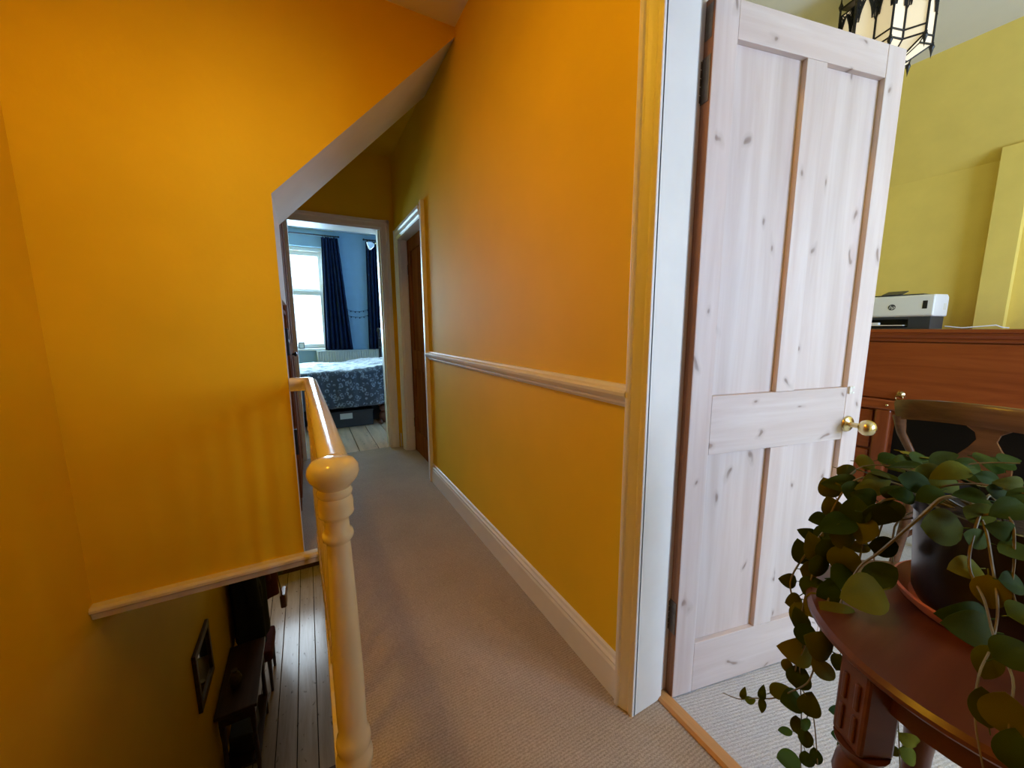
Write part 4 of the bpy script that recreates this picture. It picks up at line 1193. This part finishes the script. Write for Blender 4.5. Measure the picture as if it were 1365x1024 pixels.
LEAVES = [[0.9589,0.3181,0.9319,0.8588,-0.4884,-0.1544,-0.3464,-0.7759,0.5273,0.0491,0.0318],[0.9589,0.31,0.9056,-0.83,0.4911,0.2645,-0.5448,-0.8155,-0.1955,0.0456,0.0317],[0.9108,0.2944,0.9051,-0.8821,0.4701,-0.0319,-0.4524,-0.8261,0.336,0.0698,0.0349],[0.8341,0.2268,0.9539,0.8444,-0.4907,-0.2152,-0.4044,-0.8471,0.3449,0.0613,0.035],[0.8954,0.1597,0.9828,-0.8753,0.4377,-0.2055,-0.4163,-0.4662,0.7806,0.058,0.0319],[1.0019,0.2392,0.9396,-0.8428,0.4908,0.2208,-0.2626,-0.7331,0.6274,0.052,0.026],[1.0027,0.1975,0.9731,-0.8734,0.4341,-0.2208,-0.4866,-0.7967,0.3585,0.0519,0.026],[1.0171,0.1319,0.9787,-0.8566,0.4889,0.1647,-0.2836,-0.7129,0.6413,0.04,0.02],[0.9181,0.1297,0.9618,-0.813,0.4902,0.3141,-0.4176,-0.867,0.2719,0.0444,0.0222],[0.8781,0.1052,0.9805,-0.8802,0.4745,0.0011,-0.4701,-0.8722,0.1352,0.0412,0.0206],[0.8633,0.1303,0.9474,-0.855,0.4893,0.1719,-0.2288,-0.6534,0.7217,0.0545,0.0273],[0.8521,0.1212,0.9248,-0.7905,0.4875,0.3708,-0.5497,-0.8316,-0.0787,0.0559,0.034],[0.8522,0.0976,0.9567,-0.8681,0.4254,-0.2559,-0.4651,-0.5165,0.719,0.0511,0.0324],[0.8406,0.1476,0.9021,-0.8741,0.4816,0.0635,-0.4357,-0.835,0.336,0.0701,0.0541],[0.8162,0.0966,0.9247,-0.8314,0.4911,0.2599,-0.4849,-0.8697,0.0923,0.039,0.0274],[0.7923,0.1408,0.9108,0.8115,-0.4901,-0.3182,-0.4286,-0.8694,0.2459,0.0435,0.0289],[0.81,0.1191,0.8635,-0.8809,0.4733,-0.0087,-0.3217,-0.5851,0.7444,0.0455,0.0332],[0.8058,0.0794,0.8613,-0.8276,0.4911,0.2718,-0.2672,-0.7706,0.5786,0.0381,0.0288],[0.7169,0.1276,0.8197,0.873,-0.4824,-0.0718,-0.4106,-0.8065,0.4254,0.0644,0.0417],[0.7586,0.0889,0.8075,-0.8544,0.4894,0.1747,-0.3523,-0.7926,0.4977,0.067,0.0448],[0.8177,0.2765,0.8126,0.0786,-0.204,-0.9758,-0.9159,-0.4014,0.0102,0.0581,0.048],[0.8004,0.2389,0.7723,0.8603,-0.4144,0.297,-0.5094,-0.6756,0.5329,0.0689,0.0429],[0.8118,0.2121,0.7688,-0.8776,0.4423,-0.1848,-0.4571,-0.6559,0.6007,0.0724,0.0626],[0.741,0.2616,0.7327,0.6017,-0.4352,-0.6697,-0.4096,-0.888,0.2091,0.0632,0.0561],[0.7917,0.2735,0.7586,-0.2326,-0.0357,-0.9719,-0.9224,-0.3088,0.2321,0.0575,0.0363],[0.8178,0.2954,0.7305,-0.7854,0.3373,-0.519,-0.6183,-0.3886,0.6832,0.0454,0.0412],[0.8044,0.361,0.6967,0.8666,-0.4859,-0.114,-0.4479,-0.8579,0.2517,0.0359,0.0302],[0.8143,0.3422,0.7914,0.2107,-0.2693,-0.9397,-0.8519,-0.5221,-0.0414,0.0537,0.0368],[0.8437,0.3242,0.7959,-0.7938,0.4879,0.3631,-0.4701,-0.871,0.1428,0.0346,0.026],[0.8033,0.3202,0.8196,0.2116,-0.2697,-0.9394,-0.7755,-0.6314,0.0066,0.0637,0.0384],[0.8492,0.2722,0.8546,-0.8664,0.4229,-0.2657,-0.4448,-0.4113,0.7956,0.0673,0.0427],[0.861,0.3301,0.9096,0.4096,-0.3596,-0.8384,-0.8503,-0.4834,-0.208,0.0439,0.0396],[0.855,0.3187,0.8793,0.2496,-0.2877,-0.9246,-0.7558,-0.6548,-0.0003,0.0403,0.0361],[0.8996,0.262,0.8837,-0.8256,0.491,0.2781,-0.457,-0.8709,0.1808,0.0476,0.0376],[0.8415,0.2637,0.8766,0.863,-0.4872,-0.1334,-0.5004,-0.8606,-0.0943,0.0659,0.0418],[0.859,0.2575,0.8655,-0.3447,0.0303,-0.9382,-0.9014,-0.2896,0.3218,0.0519,0.0365],[0.9176,0.2504,0.8868,0.1011,-0.2154,-0.9713,-0.9393,-0.3423,-0.0219,0.0474,0.0375],[0.9512,0.2758,0.7715,-0.8826,0.4676,-0.0487,-0.3996,-0.6916,0.6016,0.0479,0.024],[0.873,0.256,0.8059,0.8741,-0.4816,-0.0634,-0.4416,-0.8422,0.3092,0.0618,0.0372],[0.8146,0.3237,0.673,-0.8783,0.4438,-0.1779,-0.4729,-0.7511,0.4608,0.0332,0.0323],[0.7968,0.3176,0.6787,-0.2732,-0.0121,-0.9619,-0.9123,-0.3139,0.2631,0.0496,0.0301],[0.8334,0.3341,0.8301,0.883,-0.4634,0.0753,-0.4029,-0.6656,0.6282,0.0377,0.0275],[0.7425,0.3183,0.6014,0.8616,-0.4877,-0.1408,-0.4235,-0.8435,0.3303,0.0639,0.0532],[0.711,0.2702,0.6784,0.7277,-0.4743,-0.4955,-0.4117,-0.8798,0.2375,0.0523,0.0508],[0.7744,0.3156,0.6767,0.2301,-0.2785,-0.9325,-0.7392,-0.6733,0.0187,0.0488,0.0296],[0.744,0.2712,0.6244,0.5342,-0.4103,-0.7391,-0.6107,-0.7918,-0.0018,0.0599,0.03],[0.7718,0.3193,0.5671,-0.1282,-0.0945,-0.9872,-0.9096,-0.3854,0.155,0.0281,0.0197],[0.7763,0.2971,0.5688,-0.2868,-0.0042,-0.958,-0.9082,-0.3169,0.2733,0.0442,0.04],[0.7771,0.3131,0.5052,-0.8701,0.4286,-0.2434,-0.4289,-0.4151,0.8023,0.0394,0.0276],[0.7783,0.2909,0.5011,-0.8829,0.4604,-0.0926,-0.3805,-0.5857,0.7157,0.0415,0.0388],[0.7752,0.2772,0.5313,-0.2297,-0.0374,-0.9725,-0.9212,-0.3141,0.2296,0.045,0.0364],[0.7534,0.3465,0.4913,-0.2362,-0.0337,-0.9711,-0.9073,-0.3503,0.2328,0.0291,0.0146],[0.7537,0.3805,0.4546,-0.289,-0.0029,-0.9573,-0.8725,-0.4107,0.2646,0.0254,0.0132],[0.7596,0.3613,0.4404,-0.8825,0.4683,-0.044,-0.2364,-0.3606,0.9023,0.0217,0.0146],[0.7519,0.3452,0.466,-0.1329,-0.0919,-0.9869,-0.8839,-0.4395,0.1599,0.0292,0.0146],[0.7696,0.2955,0.4709,0.0214,-0.1746,-0.9844,-0.8364,-0.5425,0.0781,0.0402,0.0225],[0.7632,0.2833,0.4726,0.559,-0.4197,-0.7151,-0.348,-0.9015,0.2571,0.0243,0.0236],[0.7568,0.3168,0.4163,0.8747,-0.4811,-0.0587,-0.1641,-0.4079,0.8982,0.0302,0.0151],[0.7706,0.2785,0.4551,-0.029,-0.1482,-0.9885,-0.863,-0.4953,0.0995,0.0395,0.0236],[0.7481,0.3118,0.3646,0.8638,-0.4869,-0.1294,-0.16,-0.5087,0.8459,0.0508,0.0339],[0.7679,0.261,0.4338,0.1108,-0.2203,-0.9691,-0.8025,-0.595,0.0435,0.0373,0.0203],[0.7678,0.2735,0.4123,0.1201,-0.225,-0.9669,-0.8039,-0.5935,0.0382,0.0365,0.0251],[0.8649,0.2552,0.4615,-0.8641,0.4869,0.1279,-0.2612,-0.651,0.7127,0.0345,0.0183],[0.8627,0.2487,0.4087,-0.8097,0.4899,0.323,-0.0146,-0.5671,0.8235,0.0314,0.0199],[0.8445,0.247,0.4263,0.2091,-0.2685,-0.9403,-0.7444,-0.6673,0.025,0.0525,0.03],[0.9788,0.2189,0.4331,0.8711,-0.4836,-0.0854,-0.2144,-0.5311,0.8198,0.0487,0.0379],[0.982,0.2047,0.399,0.6786,-0.4605,-0.5722,-0.5813,-0.8129,-0.0352,0.0532,0.0313],[0.9814,0.2005,0.3661,0.6786,-0.4605,-0.5722,-0.2853,-0.8831,0.3725,0.0549,0.0314],[1.0117,0.2082,0.3388,-0.878,0.4432,-0.1807,-0.3137,-0.2477,0.9167,0.0267,0.0194],[0.9969,0.1214,0.4721,-0.7271,0.2886,-0.6229,-0.6862,-0.2779,0.6722,0.0464,0.0451],[0.963,0.1256,0.4442,0.7923,-0.4877,-0.3666,-0.0227,-0.6241,0.781,0.0429,0.0278],[0.8652,0.2728,0.5726,-0.304,0.006,-0.9527,-0.9279,-0.2285,0.2946,0.0345,0.0244],[0.5976,0.0749,0.8284,0.1007,-0.2152,-0.9714,-0.9162,-0.4007,-0.0062,0.0478,0.0249],[0.601,0.0599,0.8332,-0.0423,-0.1411,-0.9891,-0.9695,-0.2333,0.0748,0.0463,0.037],[0.6853,0.0833,0.8264,-0.2538,-0.0235,-0.967,-0.9603,-0.1132,0.2548,0.0421,0.026],[0.5936,0.0484,0.8013,-0.1767,-0.0675,-0.9819,-0.975,-0.1246,0.1841,0.0404,0.0267],[0.6895,0.057,0.8453,-0.8586,0.4122,-0.3049,-0.4625,-0.3661,0.8075,0.0453,0.0352],[0.8581,0.3061,0.9041,0.7985,-0.4886,-0.3517,-0.3949,-0.8661,0.3066,0.0547,0.0414],[0.9454,0.257,0.9177,-0.8824,0.4688,-0.0406,-0.4582,-0.8363,0.3011,0.0575,0.0353],[0.8998,0.2636,0.9107,0.8006,-0.4889,-0.3466,-0.5796,-0.7787,-0.2403,0.0504,0.0317],[0.9156,0.2291,0.9536,0.8578,-0.4887,-0.1592,-0.4646,-0.8698,0.1663,0.0568,0.0304],[0.9379,0.1872,0.9757,0.8126,-0.4902,-0.3153,-0.4555,-0.8716,0.181,0.0543,0.0271],[1.0174,0.1562,0.971,-0.841,0.4909,0.2275,-0.2369,-0.7121,0.6609,0.0414,0.0207],[0.8807,0.1124,0.9595,-0.8467,0.4905,0.2064,-0.423,-0.8557,0.2981,0.049,0.0272],[0.8766,0.095,0.9604,-0.8152,0.4904,0.3081,-0.5725,-0.7628,-0.3008,0.0406,0.0263],[0.9233,0.1722,0.9453,-0.8806,0.4739,-0.0039,-0.4225,-0.7813,0.4593,0.053,0.0309],[1.0185,0.2298,0.9451,-0.8077,0.4897,0.3284,-0.2947,-0.8177,0.4945,0.0458,0.0237],[0.9801,0.2922,0.9378,0.8828,-0.4594,0.0983,-0.3602,-0.5276,0.7694,0.045,0.0281],[0.8533,0.2764,0.8971,-0.1322,-0.0923,-0.9869,-0.9407,-0.3023,0.1543,0.0497,0.0427],[0.8047,0.2894,0.8297,0.8684,-0.4851,-0.103,-0.4573,-0.8637,0.2118,0.0583,0.0454],[0.8073,0.3006,0.8135,0.4736,-0.3864,-0.7915,-0.7298,-0.6752,-0.1071,0.0535,0.0492],[0.7928,0.3091,0.7706,0.7646,-0.4828,-0.4269,-0.4842,-0.8675,0.114,0.045,0.0438],[0.8024,0.3282,0.7397,0.8709,-0.4837,-0.0871,-0.4705,-0.8717,0.1374,0.0405,0.0393],[0.7896,0.2731,0.7157,-0.7963,0.3471,-0.4954,-0.5962,-0.3121,0.7397,0.0492,0.0451],[0.7848,0.2727,0.7615,0.8819,-0.4705,0.0285,-0.3681,-0.6496,0.6653,0.0571,0.0472],[0.8603,0.2982,0.807,-0.8812,0.4725,-0.0144,-0.3805,-0.6909,0.6147,0.0461,0.0389],[0.7765,0.2932,0.6617,-0.313,0.0113,-0.9497,-0.9033,-0.3123,0.294,0.0417,0.0376],[0.7813,0.1042,0.9015,0.8765,-0.4399,0.1957,-0.3563,-0.3191,0.8782,0.0427,0.0291],[0.7799,0.1075,0.8709,0.0046,-0.1659,-0.9861,-0.9692,-0.2435,0.0365,0.0476,0.0358],[0.7778,0.0633,0.8449,-0.8819,0.4706,-0.0279,-0.2463,-0.4094,0.8785,0.0403,0.0333],[0.8788,0.1798,0.9401,-0.8551,0.4077,-0.3204,-0.5058,-0.5197,0.6885,0.044,0.0302],[0.9225,0.2616,0.907,-0.883,0.4625,-0.0802,-0.433,-0.7365,0.5197,0.051,0.0321],[0.8623,0.2333,0.9189,0.85,-0.4901,-0.193,-0.3656,-0.8128,0.4535,0.0415,0.0296]]
VINES = [[[0.95,0.2529,0.9095],[0.89,0.2927,0.9146],[0.85,0.3106,0.8414],[0.81,0.3088,0.747],[0.79,0.3116,0.6747],[0.775,0.3009,0.5786],[0.77,0.2885,0.4957],[0.77,0.2802,0.4055],[0.77,0.2741,0.3108]],[[0.93,0.2413,0.9037],[0.88,0.2747,0.8796],[0.83,0.2816,0.8015],[0.78,0.2718,0.7213],[0.75,0.2672,0.6636],[0.76,0.2762,0.5683],[0.76,0.3021,0.5172],[0.755,0.3292,0.4787],[0.75,0.3599,0.4516],[0.75,0.3882,0.4222],[0.75,0.4216,0.4049]],[[0.88,0.1535,0.933],[0.83,0.1681,0.9432],[0.82,0.1811,0.9183],[0.82,0.2018,0.8759],[0.81,0.2256,0.8268],[0.8,0.2433,0.7938],[0.78,0.2536,0.7338],[0.745,0.2523,0.6775]],[[0.96,0.2732,0.8149],[0.9,0.2771,0.7205],[0.87,0.2727,0.6234],[0.855,0.2582,0.5454],[0.85,0.2501,0.4575],[0.85,0.2428,0.3472]],[[1.02,0.2591,0.8218],[1.03,0.2577,0.6712],[1.02,0.2388,0.5169],[1.0,0.2208,0.4558],[1.0,0.2095,0.3792],[1.0,0.1975,0.2851]],[[0.88,0.1545,0.9423],[0.83,0.1262,0.9197],[0.8,0.1096,0.881],[0.76,0.0929,0.8405],[0.7,0.0846,0.8196],[0.63,0.0805,0.8167],[0.6,0.0735,0.783],[0.59,0.0605,0.7386]],[[0.88,0.1334,0.9508],[0.815,0.1311,0.9157],[0.79,0.1263,0.8688],[0.76,0.1044,0.8433],[0.71,0.0852,0.8248],[0.64,0.06,0.8256],[0.6,0.0535,0.8038],[0.59,0.0435,0.7502]],[[0.95,0.2114,0.9319],[0.97,0.2668,0.9349],[0.95,0.3038,0.9265],[0.9,0.3127,0.9053]],[[0.92,0.1873,0.9401],[0.95,0.1801,0.967],[0.97,0.153,0.9786],[0.98,0.1253,0.9844]],[[0.9,0.1899,0.9302],[0.88,0.1492,0.9625],[0.86,0.1117,0.9695],[0.85,0.0801,0.9736]],[[0.92,0.2469,0.8892],[0.86,0.2657,0.8594],[0.83,0.2964,0.8382],[0.815,0.3155,0.7953],[0.82,0.3477,0.7041],[0.8,0.3311,0.67],[0.775,0.2947,0.631],[0.77,0.3039,0.5543],[0.77,0.282,0.5183],[0.77,0.267,0.4853],[0.77,0.2534,0.4035]],[[0.95,0.2375,0.908],[0.92,0.2531,0.85],[0.88,0.2497,0.7891],[0.84,0.2284,0.7783]],[[0.85,0.1386,0.9203],[0.82,0.1054,0.9432],[0.8,0.0931,0.9013],[0.785,0.0868,0.8566],[0.75,0.0682,0.8415]]]



def leaf_mesh(name, curl, fold, tip):
    """fleshy ovate leaf, unit length along x, unit width, closed lens-shaped body with a short stalk"""
    NL, NW = 9, 6
    b = MB()
    top, bot = [], []
    for i in range(NL + 1):
        t = i / NL
        hw = 0.5 * math.sin(math.pi * t ** (0.82 - tip * 0.12)) ** 0.72 if 0 < t < 1 else 0.0
        rt, rb = [], []
        for j in range(NW + 1):
            s = -1 + 2 * j / NW
            y = s * hw
            z = -curl * (t - 0.35) ** 2 + fold * abs(s) * hw * 0.6 + 0.03 * math.sin(t * 5 + s * 2) * hw
            th = 0.035 * (1 - s * s) * math.sin(math.pi * min(max(t, 0.02), 0.98)) + 0.004
            rt.append(b.bm.verts.new((t, y, z + th)))
            rb.append(b.bm.verts.new((t, y, z - th)))
        top.append(rt)
        bot.append(rb)
    for g, flip in ((top, False), (bot, True)):
        for A, B in zip(g, g[1:]):
            for j in range(NW):
                f = (A[j], A[j + 1], B[j + 1], B[j])
                b.bm.faces.new(f[::-1] if flip else f)
    for j in (0, NW):
        for i in range(NL):
            b.bm.faces.new((top[i][j], top[i + 1][j], bot[i + 1][j], bot[i][j]))
    bmesh.ops.remove_doubles(b.bm, verts=b.bm.verts[:], dist=0.0015)
    b.tube([(-0.16, 0, -0.015 - curl * 0.1), (-0.05, 0, -0.004 - curl * 0.12), (0.04, 0, -curl * 0.1)], [0.022, 0.024, 0.015], 5)
    return b.mesh(name, M_LEAF, 60)


LEAF_MESH = [leaf_mesh('leaf', 0.28, 0.18, 0.0), leaf_mesh('leaf', 0.5, 0.10, 1.0), leaf_mesh('leaf', 0.15, 0.35, 0.4), leaf_mesh('leaf', -0.25, 0.12, 0.2)]


def smooth_path(pts, sub=5):
    P = [Vector(p) for p in pts]
    out = []
    for i in range(len(P) - 1):
        p0, p1, p2, p3 = P[max(i - 1, 0)], P[i], P[i + 1], P[min(i + 2, len(P) - 1)]
        for k in range(sub):
            t = k / sub
            out.append(0.5 * ((2 * p1) + (p2 - p0) * t + (2 * p0 - 5 * p1 + 4 * p2 - p3) * t * t + (3 * p1 - p0 - 3 * p2 + p3) * t ** 3))
    out.append(P[-1])
    return out


vine_paths = []
vine_objs = []
for vi, v in enumerate(VINES):
    root = (Vector(v[0]) + Vector((PX, PY, TZ + 0.17))) / 2
    root.z = max(TZ + 0.19, root.z)
    start = [Vector((PX + (v[0][0] - PX) * 0.25, PY + (v[0][1] - PY) * 0.25, TZ + 0.165))]
    p = smooth_path(start + [Vector(q_) for q_ in v])
    r0 = 0.0034 if vi == 2 else 0.0022
    rr = [r0 * (1 - 0.62 * k / len(p)) for k in range(len(p))]
    vo_ = obj('vine', MB().tube(p, rr, 6), M_VINE, pl, smooth=True)
    vine_paths.append(p)
    vine_objs.append(vo_)


def place_leaf(base, d, nrm, L, Wd, me):
    d = Vector(d).normalized()
    base = Vector(base)
    near = lambda pt: min((q_ - pt).length for pth in vine_paths for q_ in pth)
    if near(base + d * L) < near(base):      # the stalk end is the one next to a vine
        base, d = base + d * L, -d
    nrm = Vector(nrm)
    nrm = (nrm - d * nrm.dot(d)).normalized()
    s = nrm.cross(d)
    M = Matrix(((d.x * L, s.x * Wd, nrm.x * L, base[0]), (d.y * L, s.y * Wd, nrm.y * L, base[1]), (d.z * L, s.z * Wd, nrm.z * L, base[2]), (0, 0, 0, 1)))
    best = min(range(len(vine_paths)), key=lambda i: min((q_ - Vector(base)).length for q_ in vine_paths[i]))
    par = vine_objs[best]
    o = obj('leaf', me, None, par)
    o.matrix_basis = M
    return o, best


random.seed(33)
for row in LEAVES:
    place_leaf(row[0:3], row[3:6], row[6:9], row[9], row[10], random.choice(LEAF_MESH))
# the far side of the crown
for k in range(34):
    a = random.uniform(-2.2, 1.9)
    r = random.uniform(0.03, 0.15)
    base = (PX + r * math.cos(a), PY + r * math.sin(a), TZ + 0.205 + random.uniform(-0.01, 0.035) - max(0, r - 0.11) * 0.8)
    d = (math.cos(a) + random.uniform(-.5, .5), math.sin(a) + random.uniform(-.5, .5), random.uniform(-0.3, 0.4))
    place_leaf(base, d, (random.uniform(-.4, .4), random.uniform(-.4, .4), 1), random.uniform(0.04, 0.055), random.uniform(0.028, 0.036), random.choice(LEAF_MESH))
